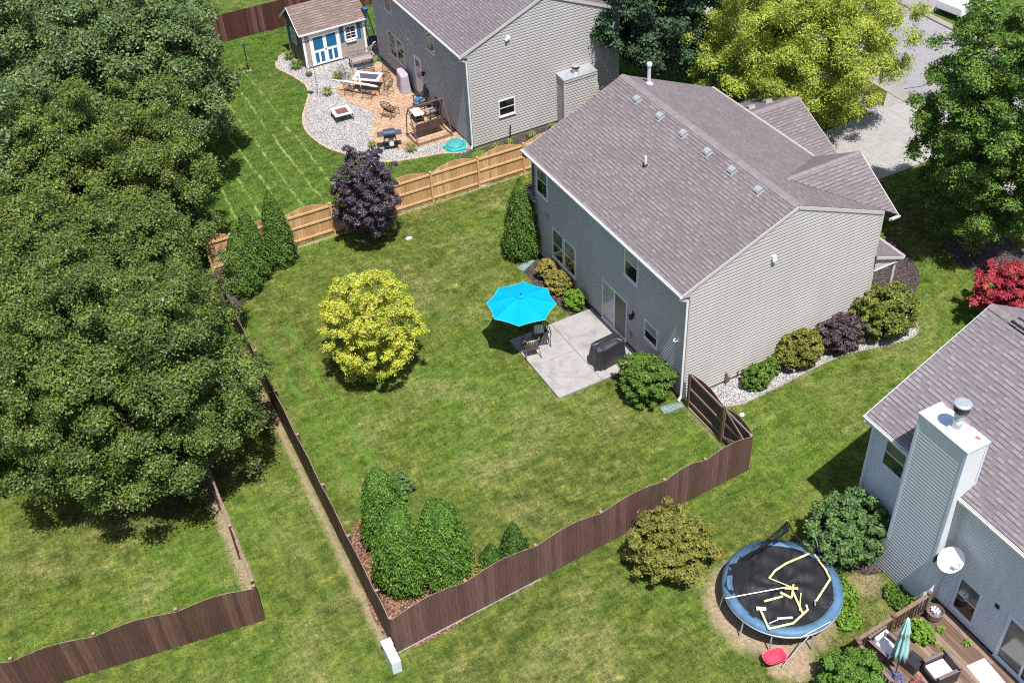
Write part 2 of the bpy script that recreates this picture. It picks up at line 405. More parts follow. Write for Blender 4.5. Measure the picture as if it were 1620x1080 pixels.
plain('rug_white', (0.70, 0.70, 0.66), 0.9, var=0.06, scale=25)
plain('stone_pinkish', (0.40, 0.30, 0.22), 0.9, var=0.3, scale=6)
plain('firebrick', (0.16, 0.07, 0.055), 0.9, var=0.5, scale=12)
plain('rocks_grey', (0.33, 0.30, 0.29), 0.9, var=0.35, scale=10)
plain('grey_slate', (0.07, 0.07, 0.10), 0.6, var=0.6, scale=30)
def stripe_mat():
    k = NT('striped_fabric'); tc = k.n('ShaderNodeTexCoord').outputs['Object']
    wv = k.n('ShaderNodeSeparateXYZ'); k.l(tc, wv.inputs[0])
    f = k.math('FRACT', k.math('MULTIPLY', wv.outputs[0], 8.0))
    k.color(k.ramp(f, [(0.0, (0.70, 0.68, 0.50)), (0.30, (0.22, 0.25, 0.14)), (0.5, (0.75, 0.74, 0.66)), (0.75, (0.16, 0.10, 0.08)), (0.88, (0.45, 0.60, 0.55))], 'CONSTANT'))
    k.rough(0.9)
stripe_mat()

# leaves: dark, mid, light
leaf_mat('leaf_oak', [(0.038, 0.060, 0.018), (0.085, 0.135, 0.028), (0.185, 0.250, 0.050)], trans=0.24, spec=0.28, rough=0.45)
leaf_mat('leaf_oak_yellowish', [(0.044, 0.068, 0.019), (0.094, 0.146, 0.030), (0.21, 0.27, 0.052)], trans=0.24, spec=0.28, rough=0.45)
leaf_mat('leaf_silver', [(0.046, 0.076, 0.028), (0.100, 0.155, 0.050), (0.205, 0.275, 0.095)], trans=0.25, spec=0.28, rough=0.45)
leaf_mat('leaf_maple', [(0.040, 0.080, 0.020), (0.095, 0.175, 0.032), (0.22, 0.34, 0.05)], trans=0.3, spec=0.3)
leaf_mat('leaf_locust', [(0.13, 0.18, 0.028), (0.285, 0.345, 0.048), (0.52, 0.55, 0.10)], trans=0.30)
leaf_mat('leaf_dark', [(0.020, 0.045, 0.022), (0.042, 0.085, 0.040), (0.085, 0.15, 0.07)], trans=0.2)
leaf_mat('leaf_gold', [(0.17, 0.24, 0.025), (0.42, 0.46, 0.042), (0.72, 0.70, 0.12)], trans=0.30, tips=(0.80, 0.50, 0.32))
leaf_mat('leaf_purple', [(0.030, 0.020, 0.032), (0.060, 0.040, 0.058), (0.13, 0.095, 0.125)], trans=0.10, spec=0.5, rough=0.4)
leaf_mat('leaf_purple_bush', [(0.045, 0.028, 0.035), (0.085, 0.055, 0.062), (0.14, 0.10, 0.11)], trans=0.12, spec=0.4)
leaf_mat('leaf_red', [(0.16, 0.018, 0.030), (0.36, 0.035, 0.06), (0.55, 0.11, 0.12)], trans=0.3)
leaf_mat('leaf_arb', [(0.040, 0.088, 0.014), (0.090, 0.185, 0.026), (0.19, 0.33, 0.055)], trans=0.18, patch=1.2)
leaf_mat('leaf_arb_dark', [(0.030, 0.068, 0.014), (0.058, 0.12, 0.022), (0.12, 0.20, 0.035)], trans=0.18, patch=1.2)
leaf_mat('leaf_arb_mid', [(0.036, 0.078, 0.014), (0.078, 0.150, 0.024), (0.17, 0.27, 0.045)], trans=0.18, patch=1.2)
leaf_mat('leaf_yew', [(0.05, 0.11, 0.016), (0.095, 0.19, 0.028), (0.16, 0.28, 0.045)], trans=0.15, patch=1.2)
leaf_mat('leaf_olive_green', [(0.070, 0.095, 0.018), (0.145, 0.180, 0.032), (0.27, 0.29, 0.055)], trans=0.22, patch=0.9)
leaf_mat('leaf_bush', [(0.045, 0.095, 0.018), (0.088, 0.17, 0.028), (0.20, 0.30, 0.045)], trans=0.25, patch=1.0)
leaf_mat('leaf_bush_dark', [(0.044, 0.085, 0.030), (0.086, 0.155, 0.05), (0.16, 0.26, 0.07)], trans=0.2, patch=1.0)
leaf_mat('leaf_olive', [(0.095, 0.100, 0.022), (0.175, 0.185, 0.035), (0.30, 0.27, 0.06)], trans=0.2, patch=1.0)
leaf_mat('leaf_autumn', [(0.12, 0.14, 0.028), (0.25, 0.25, 0.045), (0.42, 0.30, 0.10)], trans=0.25, patch=2.0)
leaf_mat('leaf_lime', [(0.08, 0.16, 0.02), (0.15, 0.28, 0.03), (0.26, 0.40, 0.05)], trans=0.25, patch=2.0)
leaf_mat('leaf_grass', [(0.10, 0.13, 0.03), (0.20, 0.22, 0.05), (0.34, 0.34, 0.10)], trans=0.25, patch=2.0)

# ------------------------------------------------------------------ mesh builder
class MB:
    def __init__(s): s.v = []; s.f = []; s.uv = None; s.mi = []
    def add(s, vs, fs, mi=0, uvs=None):
        o = len(s.v); s.v += [tuple(v) for v in vs]
        for i, f in enumerate(fs):
            s.f.append(tuple(o + j for j in f)); s.mi.append(mi)
            if uvs is not None:
                if s.uv is None: s.uv = {}
                s.uv[len(s.f) - 1] = uvs[i]
        return s
    def box(s, c, d, rz=0.0, rx=0.0, ry=0.0, mi=0):
        m = Matrix.Translation(c) @ Matrix.Rotation(rz, 4, 'Z') @ Matrix.Rotation(ry, 4, 'Y') @ Matrix.Rotation(rx, 4, 'X')
        vs = [m @ Vector((x * d[0] / 2, y * d[1] / 2, z * d[2] / 2)) for x in (-1, 1) for y in (-1, 1) for z in (-1, 1)]
        return s.add(vs, [(0, 1, 3, 2), (4, 6, 7, 5), (0, 4, 5, 1), (2, 3, 7, 6), (0, 2, 6, 4), (1, 5, 7, 3)], mi)
    def bb(s, a, b, mi=0):
        return s.box([(a[i] + b[i]) / 2 for i in range(3)], [abs(b[i] - a[i]) for i in range(3)], mi=mi)
    def tube(s, pts, r, n=8, mi=0, cap=True, closed=False):
        pts = [Vector(p) for p in pts]; m = len(pts)
        rs = r if isinstance(r, (list, tuple)) else [r] * m
        vs = []; prev = None
        for i, p in enumerate(pts):
            if closed: t = pts[(i + 1) % m] - pts[i - 1]
            else: t = pts[min(i + 1, m - 1)] - pts[max(i - 1, 0)]
            if t.length < 1e-9: t = Vector((0, 0, 1))
            t.normalize()
            if prev is None: a = t.orthogonal().normalized()
            else:
                a = prev - t * prev.dot(t)
                a = a.normalized() if a.length > 1e-6 else t.orthogonal().normalized()
            prev = a; b = t.cross(a)
            for j in range(n):
                an = 2 * PI * j / n
                vs.append(p + (a * math.cos(an) + b * math.sin(an)) * rs[i])
        fs = []
        for i in range(m if closed else m - 1):
            i2 = (i + 1) % m
            for j in range(n):
                fs.append((i * n + j, i * n + (j + 1) % n, i2 * n + (j + 1) % n, i2 * n + j))
        if cap and not closed:
            fs.append(tuple(reversed(range(n)))); fs.append(tuple((m - 1) * n + j for j in range(n)))
        return s.add(vs, fs, mi)
    def lathe(s, c, prof, n=20, mi=0, sx=1.0, sy=1.0, rz=0.0):
        vs = []; k = len(prof)
        for r, z in prof:
            for j in range(n):
                a = 2 * PI * j / n + rz
                vs.append((c[0] + r * math.cos(a) * sx, c[1] + r * math.sin(a) * sy, c[2] + z))
        fs = [(i * n + j, i * n + (j + 1) % n, (i + 1) * n + (j + 1) % n, (i + 1) * n + j) for i in range(k - 1) for j in range(n)]
        if prof[0][0] > 1e-4: fs.append(tuple(reversed(range(n))))
        if prof[-1][0] > 1e-4: fs.append(tuple((k - 1) * n + j for j in range(n)))
        return s.add(vs, fs, mi)
    def poly(s, pts, mi=0): return s.add(pts, [tuple(range(len(pts)))], mi)
    def slab(s, pts, n, t, mi=0):
        """extrude planar polygon along n by t (both caps)"""
        n = Vector(n) * t; k = len(pts)
        top = [Vector(p) for p in pts]; bot = [p + n for p in top]
        fs = [tuple(range(k)), tuple(reversed(range(k, 2 * k)))]
        fs += [(i, i + k, (i + 1) % k + k, (i + 1) % k) for i in range(k)]
        return s.add(top + bot, fs, mi)
    def prism(s, pts, z0, z1, mi=0):
        return s.slab([(p[0], p[1], z1) for p in pts], (0, 0, -1), z1 - z0, mi)
    def rotated(s, rz, c=(0, 0, 0)):
        m = Matrix.Translation(c) @ Matrix.Rotation(rz, 4, 'Z')
        s.v = [tuple(m @ Vector(v)) for v in s.v]; return s
    def build(s, name, mat, parent=None, smooth=False, bevel=0.0):
        me = bpy.data.meshes.new(name)
        me.from_pydata(s.v, [], s.f); 
        mats = mat if isinstance(mat, (list, tuple)) else [mat]
        for m in mats: me.materials.append(MATS[m])
        if len(mats) > 1: me.polygons.foreach_set('material_index', s.mi)
        if s.uv:
            ul = me.uv_layers.new(name='UVMap')
            for fi, uvs in s.uv.items():
                for li, uv in zip(me.polygons[fi].loop_indices, uvs): ul.data[li].uv = uv
        if smooth: me.polygons.foreach_set('use_smooth', [True] * len(me.polygons))
        me.update()
        o = bpy.data.objects.new(name, me); COL.objects.link(o)
        if parent: o.parent = parent
        if bevel:
            b = o.modifiers.new('bevel', 'BEVEL'); b.width = bevel; b.segments = 2; b.limit_method = 'ANGLE'
        return o

def islands(mb):
    """every separate piece of a builder as a builder of its own (faces share vertices only inside a piece)"""
    par = list(range(len(mb.v)))
    def find(a):
        while par[a] != a: par[a] = par[par[a]]; a = par[a]
        return a
    for f in mb.f:
        for j in f[1:]: par[find(j)] = find(f[0])
    out = {}
    for f in mb.f:
        r_ = find(f[0]); m2, mp = out.setdefault(r_, (MB(), {}))
        for j in f:
            if j not in mp: mp[j] = len(m2.v); m2.v.append(mb.v[j])
        m2.f.append(tuple(mp[j] for j in f)); m2.mi.append(0)
    return [m2 for m2, _ in out.values()]
def tag(o, label=None, cat=None, group=None, kind=None):
    if label: o['label'] = label
    if cat: o['category'] = cat
    if group: o['group'] = group
    if kind: o['kind'] = kind
    return o
def thing(name, label, cat, loc=(0, 0, 0), rz=0.0, group=None):
    o = bpy.data.objects.new(name, None); COL.objects.link(o)
    o.location = loc; o.rotation_euler = (0, 0, rz); o.empty_display_size = 0.3
    return tag(o, label, cat, group)
def copy_tree(o, parent=None):
    c = o.copy(); COL.objects.link(c)
    if parent: c.parent = parent
    for ch in list(o.children): copy_tree(ch, c)
    return c
def dup(root, loc, rz, label, group=None):
    c = copy_tree(root); c.location = loc; c.rotation_euler = (0, 0, rz); c['label'] = label
    if group: c['group'] = group
    return c
def struct(o): o['kind'] = 'structure'; return o

# ------------------------------------------------------------------ architecture helpers
def clip_band(poly, lo, hi):
    """clip convex/any simple polygon [(u,z)] to lo<=z<=hi (Sutherland-Hodgman)"""
    def cl(ps, f, inter):
        out = []
        for i in range(len(ps)):
            a, b = ps[i - 1], ps[i]
            if f(b):
                if not f(a): out.append(inter(a, b))
                out.append(b)
            elif f(a): out.append(inter(a, b))
        return out
    def iz(z):
        def g(a, b):
            t = (z - a[1]) / (b[1] - a[1]); return (a[0] + t * (b[0] - a[0]), z)
        return g
    p = cl(poly, lambda q: q[1] >= lo - 1e-9, iz(lo))
    if p: p = cl(p, lambda q: q[1] <= hi + 1e-9, iz(hi))
    return p
def siding(mb, o, u, n, poly, pitch=0.146, lap=0.028, z0=0.15, dutch=None, tilt=0.0):
    """lapped boards as real sawtooth geometry on plane o + s*u, outward normal n"""
    o = Vector(o); u = Vector(u); n = Vector(n)
    zt = max(p[1] for p in poly); z = z0
    if dutch is None: dutch = lap > .02
    if dutch:      # dutch lap: flat face, then a recessed groove under the next board
        while z < zt - 1e-4:
            for (f0, f1, d0, d1) in ((0, .58, .032, .032 - tilt), (.58, .64, .032 - tilt, .003), (.64, 1.0, .003, .003)):
                lo_, hi_ = z + f0 * pitch, min(z + f1 * pitch, zt)
                if lo_ >= zt: break
                p = clip_band(poly, lo_, hi_)
                if len(p) >= 3:
                    mb.add([o + u * a + Vector((0, 0, b)) + n * (d0 + (d1 - d0) * (b - lo_) / max(1e-6, (f1 - f0) * pitch)) for a, b in p], [tuple(range(len(p)))])
                    if f0 == 0:
                        lo = [a for a, b in p if abs(b - z) < 1e-4]
                        if len(lo) >= 2:
                            q = [o + u * min(lo) + Vector((0, 0, z)), o + u * max(lo) + Vector((0, 0, z))]; mb.add([q[0], q[1], q[1] + n * .032, q[0] + n * .032], [(0, 1, 2, 3)])
            z += pitch
        return
    while z < zt - 1e-4:
        h = min(z + pitch, zt)
        p = clip_band(poly, z, h)
        if len(p) >= 3:
            P = [o + u * a + Vector((0, 0, b)) + n * (lap * (1 - (b - z) / pitch) + 0.004) for a, b in p]
            mb.add(P, [tuple(range(len(P)))])
            lo = [a for a, b in p if abs(b - z) < 1e-4]
            if len(lo) >= 2:
                a0, a1 = min(lo), max(lo)
                q = [o + u * a0 + Vector((0, 0, z)), o + u * a1 + Vector((0, 0, z))]
                mb.add([q[0], q[1], q[1] + n * (lap + 0.004), q[0] + n * (lap + 0.004)], [(0, 1, 2, 3)])
        z = h
class Pl:
    """a wall plane: local (s, z, d) -> world; s along u, d out of the wall"""
    def __init__(s, o, u, n): s.o = Vector(o); s.u = Vector(u); s.n = Vector(n)
    def p(s, a, z, d=0.0): return s.o + s.u * a + Vector((0, 0, z)) + s.n * d
    def box(s, mb, a0, a1, z0, z1, d0, d1, mi=0):
        vs = [s.p(a, z, d) for a in (a0, a1) for z in (z0, z1) for d in (d0, d1)]
        mb.add(vs, [(0, 1, 3, 2), (4, 6, 7, 5), (0, 4, 5, 1), (2, 3, 7, 6), (0, 2, 6, 4), (1, 5, 7, 3)], mi)
def window(pl, a0, a1, z0, z1, parent, frame='trim_white', kind='hung', top='glass_light', bottom='glass_dark', fw=0.065, d=0.062, grid=0):
    f = MB()
    pl.box(f, a0, a0 + fw, z0, z1, 0.0, d); pl.box(f, a1 - fw, a1, z0, z1, 0.0, d)
    pl.box(f, a0 + fw, a1 - fw, z0, z0 + fw, 0.0, d); pl.box(f, a0 + fw, a1 - fw, z1 - fw, z1, 0.0, d)
    zm = (z0 + z1) / 2; am = (a0 + a1) / 2
    if kind == 'hung': pl.box(f, a0 + fw, a1 - fw, zm - 0.022, zm + 0.022, 0.0, d * 0.8)
    if kind == 'slide': pl.box(f, am - 0.04, am + 0.04, z0 + fw, z1 - fw, 0.0, d * 0.8)
    pl.box(f, a0 - 0.02, a1 + 0.02, z0 - 0.05, z0 - 0.001, 0.0, d + 0.03)
    if grid:
        for i in range(1, grid): pl.box(f, a0 + (a1 - a0) * i / grid - 0.01, a0 + (a1 - a0) * i / grid + 0.01, z0 + fw, zm - 0.03, 0.0, d * 0.75); pl.box(f, a0 + (a1 - a0) * i / grid - 0.01, a0 + (a1 - a0) * i / grid + 0.01, zm + 0.03, z1 - fw, 0.0, d * 0.75)
    fo = f.build('door_frame' if kind == 'slide' else 'window', frame, parent)
    e = 0.003
    if kind == 'slide':
        g = MB(); pl.box(g, am + 0.04 + e, a1 - fw - e, z0 + fw + e, z1 - fw - e, 0.004, 0.042); g.build('pane', top, fo)
        g = MB(); pl.box(g, a0 + fw + e, am - 0.04 - e, z0 + fw + e, z1 - fw - e, 0.004, 0.043); g.build('pane', bottom, fo)
    elif kind == 'hung':
        g = MB(); pl.box(g, a0 + fw + e, a1 - fw - e, zm + 0.022 + e, z1 - fw - e, 0.004, 0.043); g.build('pane', top, fo)
        g = MB(); pl.box(g, a0 + fw + e, a1 - fw - e, z0 + fw + e, zm - 0.022 - e, 0.004, 0.039); g.build('pane', bottom, fo)
    return fo
def roofplane(mb, pts, eave_dir, thick=0.05):
    """coplanar roof polygon with UVs in metres; eave_dir is horizontal along the courses"""
    P = [Vector(p) for p in pts]
    n = (P[1] - P[0]).cross(P[2] - P[0]).normalized()
    if n.z < 0: P.reverse(); n = -n
    e = Vector(eave_dir).normalized(); up = n.cross(e)
    if up.z < 0: up = -up
    uvs = [(p.dot(e), p.dot(up)) for p in P]
    k = len(P); Q = [p - n * thick for p in P]
    fs = [tuple(range(k)), tuple(reversed(range(k, 2 * k)))] + [(i, i + k, (i + 1) % k + k, (i + 1) % k) for i in range(k)]
    U = [uvs, [uvs[i] for i in reversed(range(k))]] + [[uvs[i], uvs[i], uvs[(i + 1) % k], uvs[(i + 1) % k]] for i in range(k)]
    mb.add(P + Q, fs, 0, U)
def beam(mb, a, b, w, h, up=(0, 0, 1)):
    """rectangular bar from a to b, w across, h along 'up'"""
    a = Vector(a); b = Vector(b); t = (b - a).normalized(); up = Vector(up)
    s = t.cross(up).normalized(); up = s.cross(t).normalized()
    vs = [p + s * (w / 2 * i) + up * (h / 2 * j) for p in (a, b) for i in (-1, 1) for j in (-1, 1)]
    mb.add(vs, [(0, 1, 3, 2), (4, 6, 7, 5), (0, 4, 5, 1), (2, 3, 7, 6), (0, 2, 6, 4), (1, 5, 7, 3)])
def ridge_caps(mb, a, b, n_down1, n_down2, w=0.19, step=0.16):
    a = Vector(a); b = Vector(b); L = (b - a).length; t = (b - a).normalized(); k = int(L / step)
    for i in range(k):
        p = a + t * (i * L / k); q = a + t * ((i + 1.25) * L / k) if i < k - 1 else b
        l = 0.012 + 0.012 * 0; h1 = Vector((0, 0, 0.012)); h2 = Vector((0, 0, 0.03))
        d1 = Vector(n_down1) * w; d2 = Vector(n_down2) * w
        mb.add([p + d1 + h1, p + h1, p + d2 + h1, q + d1 + h2, q + h2, q + d2 + h2], [(0, 1, 4, 3), (1, 2, 5, 4), (3, 4, 5), ])

# ================================================================== SETTING
def ground_poly(name, pts, z, mat, wiggle=0.0, kind='structure', seed=1, step=0.35, thick=0.0, smooth_pts=True):
    """flat polygon with an uneven outline"""
    rnd = random.Random(seed); P = []
    k = len(pts)
    for i in range(k):
        a = Vector((*pts[i], 0)); b = Vector((*pts[(i + 1) % k], 0)); L = (b - a).length; m = max(1, int(L / step))
        if smooth_pts:
            p0 = Vector((*pts[i - 1], 0)); p3 = Vector((*pts[(i + 2) % k], 0))
        for j in range(m):
            t = j / m
            if smooth_pts:
                q = 0.5 * ((2 * a) + (b - p0) * t + (2 * p0 - 5 * a + 4 * b - p3) * t * t + (3 * a - p0 - 3 * b + p3) * t ** 3)
            else: q = a.lerp(b, t)
            P.append((q.x + rnd.uniform(-wiggle, wiggle), q.y + rnd.uniform(-wiggle, wiggle), z))
    mb = MB()
    if thick: mb.slab(P, (0, 0, -1), thick)
    else: mb.poly(P)
    o = mb.build(name, mat)
    if kind: o['kind'] = kind
    return o, P

g = MB(); g.add([(-350, -350, 0), (350, -350, 0), (350, 350, 0), (-350, 350, 0)], [(0, 1, 2, 3)])
struct(g.build('ground', 'lawn'))

# concrete patio behind the main house: four slabs with open joints
mb = MB()
for (xa, xb) in ((-3.96, -2.035), (-2.02, -0.06)):
    for (ya, yb) in ((2.5, 4.53), (4.545, 6.45)):
        mb.bb((xa, ya, -0.05), (xb, yb, 0.09))
struct(mb.build('patio', 'patio_concrete', bevel=0.006))
# drive, pavement, kerb, street
mb = MB()
for i, (xa, xb) in enumerate(((13.0, 15.39), (15.42, 17.8), (17.81, 20.4))):
    for ya, yb in ((7.55, 9.92), (9.93, 12.3)):
        mb.bb((xa, ya, -0.05), (xb, yb, 0.03))
struct(mb.build('driveway', 'drive_concrete'))
mb = MB()
y = -6.0
while y < 46: mb.bb((20.41, y, -0.05), (21.4, y + 1.49, 0.028)); y += 1.5
struct(mb.build('pavement', 'drive_concrete'))
mb = MB(); mb.prism([(21.41, 7.3), (22.6, 6.4), (22.6, 13.6), (21.41, 12.6)], -0.05, 0.026)
struct(mb.build('driveway_apron', 'drive_concrete'))
mb = MB(); mb.bb((22.61, -40, -0.1), (23.05, 60, 0.05)); mb.bb((30.55, -40, -0.1), (31.0, 60, 0.09))
struct(mb.build('kerb', 'kerb_concrete'))
mb = MB(); mb.bb((23.06, -40, -0.1), (30.54, 60, 0.012)); mb.bb((31.01, 19.4, -0.1), (40, 24.6, 0.016))
struct(mb.build('road', 'asphalt_mat'))
rd = random.Random(3); mb = MB()
for pts in ([(23.6, 13.4), (24.6, 13.1), (25.4, 13.3), (26.3, 13.0), (27.4, 13.6)], [(25.4, 13.3), (26.0, 13.8), (26.6, 13.7)], [(24.2, 9.5), (25.6, 10.6), (27.2, 10.8)]):
    for a, b in zip(pts, pts[1:]):
        mb.box(((a[0] + b[0]) / 2, (a[1] + b[1]) / 2, 0.0155), (math.hypot(b[0] - a[0], b[1] - a[1]) + .04, 0.05, 0.004), rz=math.atan2(b[1] - a[1], b[0] - a[0]))
struct(mb.build('road_crack_filler', 'black_vinyl'))

# beds
ground_poly('mulch_bed', [(-13.2, 14.3), (-12.7, 14.5), (-12.03, 15.0), (-11.3, 15.65), (-10.78, 16.05), (-10.09, 16.3), (-9.3, 16.5), (-9.2, 17.0), (-9.6, 17.4), (-13.2, 17.5)], 0.006, 'mulch', 0.03, seed=2)
ground_poly('mulch_bed', [(-0.02, 11.9), (-0.9, 12.0), (-1.15, 10.9), (-1.3, 9.3), (-1.22, 8.2), (-1.15, 7.3), (-1.0, 6.5), (-0.02, 6.5)], 0.006, 'mulch', 0.02, seed=3)
ground_poly('mulch_bed', [(-13.85, -4.5), (-10.4, -4.25), (-10.4, -3.3), (-11.2, -2.4), (-12.0, -1.5), (-12.1, 0.3), (-13.0, 0.9), (-13.7, -0.5)], 0.006, 'red_mulch', 0.04, seed=4)
ground_poly('mulch_bed', [(9.0, 0.6), (10.8, -0.2), (12.6, 0.8), (13.6, 2.4), (13.6, 4.6), (12.0, 6.2), (9.0, 6.2)], 0.006, 'mulch', 0.05, seed=5)
ground_poly('mulch_bed', [(15.0, 0.2), (16.2, -0.6), (17.6, -0.2), (18.0, 1.4), (16.8, 2.4), (15.2, 2.0)], 0.006, 'mulch', 0.05, seed=15)
ground_poly('mulch_bed', [(1.7, 20.3), (2.1, 19.9), (2.8, 19.3), (4.0, 19.2), (5.3, 19.35), (6.4, 19.2), (9.5, 19.3), (9.8, 20.3)], 0.006, 'mulch', 0.04, seed=6)
ground_poly('mulch_bed', [(-0.2, -7.7), (1.6, -7.3), (1.6, -9.6), (0.6, -9.8), (-0.1, -9.0)], 0.006, 'mulch', 0.05, seed=16)
_, side_pts = ground_poly('gravel_bed', [(0.25, -0.02), (0.35, -0.45), (0.9, -0.95), (1.75, -1.3), (2.6, -1.3), (4.6, -1.2), (6.0, -1.12), (7.0, -1.15), (7.9, -1.4), (8.8, -1.62), (9.7, -1.75), (10.4, -1.5), (10.6, -0.8), (10.2, -0.02)], 0.012, 'white_gravel', 0.015, seed=7)
GB = [(-3.49, 35.5), (-2.9, 35.95), (-2.55, 35.6), (-2.5, 33.6), (1.4, 33.6), (1.5, 34.6), (3.6, 34.6), (3.4, 32.3), (1.58, 32.3), (1.58, 20.6), (0.92, 20.42), (0.0, 20.95), (-0.77, 21.1), (-1.87, 21.4), (-2.84, 21.8), (-3.51, 22.6), (-4.07, 23.4), (-4.6, 24.3), (-4.96, 25.5), (-5.04, 26.9), (-4.67, 28.3), (-3.6, 30.3), (-3.3, 31.6), (-3.6, 33.2), (-3.95, 34.5)]
_, gb_pts = ground_poly('gravel_bed', GB, 0.012, 'white_gravel', 0.01, seed=8)
ground_poly('paver_patio', [(-2.05, 30.1), (-1.98, 28.6), (-1.68, 27.6), (-1.31, 26.8), (-1.6, 25.9), (-2.14, 25.05), (-2.44, 24.2), (-2.3, 23.1), (-1.54, 22.4), (-0.69, 22.12), (0.62, 21.9), (1.5, 21.9), (1.52, 31.3), (0.6, 31.6), (-0.8, 31.0)], 0.035, 'pavers', 0.0, seed=9, thick=0.03)
# stone edging stones of the two gravel beds
def edging(name, pts, mat, w=0.10, h=0.06, ln=0.22, sel=None, parent_label=None, seed=1):
    mb = MB(); rd = random.Random(seed)
    L = 0
    for a, b in zip(pts, pts[1:]):
        a = Vector(a); b = Vector(b); c = (a + b) / 2
        if sel and not sel(c): continue
        d = b - a
        if d.length < 0.05: continue
        mb.box((c.x, c.y, h / 2), (d.length * 0.93, w * rd.uniform(.85, 1.15), h * rd.uniform(.8, 1.2)), rz=math.atan2(d.y, d.x))
    return struct(mb.build(name, mat))
edging('bed_edging', side_pts, 'kerb_concrete', 0.07, 0.05, sel=lambda c: c.y < -0.3, seed=2)
edging('bed_edging', gb_pts, 'stone_pinkish', 0.12, 0.05, sel=lambda c: (c.x < -2.3 or c.y < 21.6) and not (c.y > 33.1 and c.x > -2.7), seed=3)

# ================================================================== HOUSES
def gutter(parent, p0, p1, out, mat='trim_white', size=0.12):
    """open K gutter from p0 to p1 (top inner edge), 'out' horizontal outward direction"""
    p0 = Vector(p0); p1 = Vector(p1); out = Vector(out); mb = MB(); t = (p1 - p0).normalized()
    prof = [(0, 0), (0, -size), (size * .75, -size), (size, -0.01), (size, 0.0), (size - .015, 0), (size - .02, -size * .85), (0.012, -size * .85), (0.012, 0)]
    k = len(prof); vs = [p + out * a + Vector((0, 0, b)) for p in (p0, p1) for a, b in prof]
    fs = [(i, (i + 1) % k, (i + 1) % k + k, i + k) for i in range(k)]
    mb.add(vs, fs)
    for p, s in ((p0, 1), (p1, -1)):
        q = [p + out * a + Vector((0, 0, b)) for a, b in ((0, 0), (0, -size), (size * .75, -size), (size, 0))]
        mb.slab(q, t * s, 0.006)
    return mb.build('gutter', mat, parent)
def downspout(parent, pts, mat='trim_white', w=0.075):
    mb = MB()
    for a, b in zip(pts, pts[1:]): beam(mb, a, b, w, w * .8, up=(0.3, 1, 0.01))
    return mb.build('downspout', mat, parent)

# ---------------- main house
A = thing('house', 'two storey taupe house with brown shingle roof, its patio holding the turquoise parasol', 'house', (0, 0, 0))
LA, WA, XR, ZR, ZE = 11.33, 8.75, 4.43, 7.31, 5.30
mb = MB(); mb.bb((0.01, 0.01, -0.3), (WA - .01, LA - .01, 0.15)); mb.bb((WA, 7.25, -.3), (12.98, 12.98, .12)); mb.build('foundation', 'foundation', A)
gp = [(0, 0.15), (WA, 0.15), (WA, 5.42), (XR, 7.22), (0, 5.38)]
mb = MB(); mb.slab([(x, 0, z) for x, z in gp], (0, 1, 0), LA)
siding(mb, (0, 0, 0), (0, 1, 0), (-1, 0, 0), [(0.0, .15), (LA, .15), (LA, 5.09), (0, 5.09)], tilt=.010)
siding(mb, (0, 0, 0), (1, 0, 0), (0, -1, 0), gp)
siding(mb, (0, LA, 0), (1, 0, 0), (0, 1, 0), gp)
siding(mb, (WA, 0, 0), (0, 1, 0), (1, 0, 0), [(0, .15), (LA, .15), (LA, 5.1), (4.4, 5.1), (4.2, 5.4), (2.09, 6.7), (0, 5.4)])
siding(mb, (0, -0.005, 0), (1, 0, 0), (0, -1, 0), [(8.84, 2.66), (9.95, 2.66), (9.95, 2.80), (8.84, 3.22)], z0=2.66)
mb.slab([(8.84, 0.0, 2.66), (9.95, 0.0, 2.66), (9.95, 0.0, 2.80), (8.84, 0.0, 3.22)], (0, 1, 0), 0.1)
mb.build('wall', 'siding_taupe', A)
# pop-out at the far gable
mb = MB(); mb.slab([(-0.0, LA + .01, 0), (0.0, LA + .01, 3.0), (1.9, LA + .01, 3.0), (1.9, LA + .01, 0)], (0, 1, 0), 0.55)
siding(mb, (0, LA, 0), (0, 1, 0), (-1, 0, 0), [(0.05, .15), (.56, .15), (.56, 3.0), (0.05, 3.0)]); siding(mb, (0, LA + .56, 0), (1, 0, 0), (0, 1, 0), [(0, .15), (1.9, .15), (1.9, 3.0), (0, 3.0)])
mb.build('wall_bay', 'siding_taupe', A)
mb = MB(); roofplane(mb, [(-.12, LA + .03, 3.5), (2.0, LA + .03, 3.5), (2.0, LA + .72, 3.0), (-.12, LA + .72, 3.0)], (1, 0, 0)); mb.build('bay_roof', 'roof_brown', A)
# garage wing
mb = MB(); gg = [(7.25, .12), (12.95, .12), (12.95, 2.78), (10.07, 4.15), (7.25, 2.78)]
mb.slab([(WA + .02, y, z) for y, z in gg], (1, 0, 0), 4.2)
siding(mb, (WA + 4.22, 0, 0), (0, 1, 0), (1, 0, 0), gg, z0=.12); siding(mb, (WA, 7.25, 0), (1, 0, 0), (0, -1, 0), [(0, .12), (4.2, .12), (4.2, 2.7), (0, 2.7)], z0=.12)
siding(mb, (WA, 12.95, 0), (1, 0, 0), (0, 1, 0), [(0, .12), (4.2, .12), (4.2, 2.7), (0, 2.7)], z0=.12)
mb.build('garage_wall', 'siding_taupe', A)
mb = MB(); pl = Pl((WA + 4.22, 0, 0), (0, 1, 0), (1, 0, 0)); pl.box(mb, 7.75, 12.45, .12, 2.35, 0.02, .05)
for i in range(4): pl.box(mb, 7.8, 12.4, .18 + .54 * i, .66 + .54 * i, .05, .06)
mb.build('garage_door', 'vinyl_white', A)
mb = MB(); pl = Pl((WA, 0, 0), (0, 1, 0), (1, 0, 0)); pl.box(mb, 5.4, 6.35, .15, 2.2, .02, .07); mb.build('front_door', 'door_blue', A)
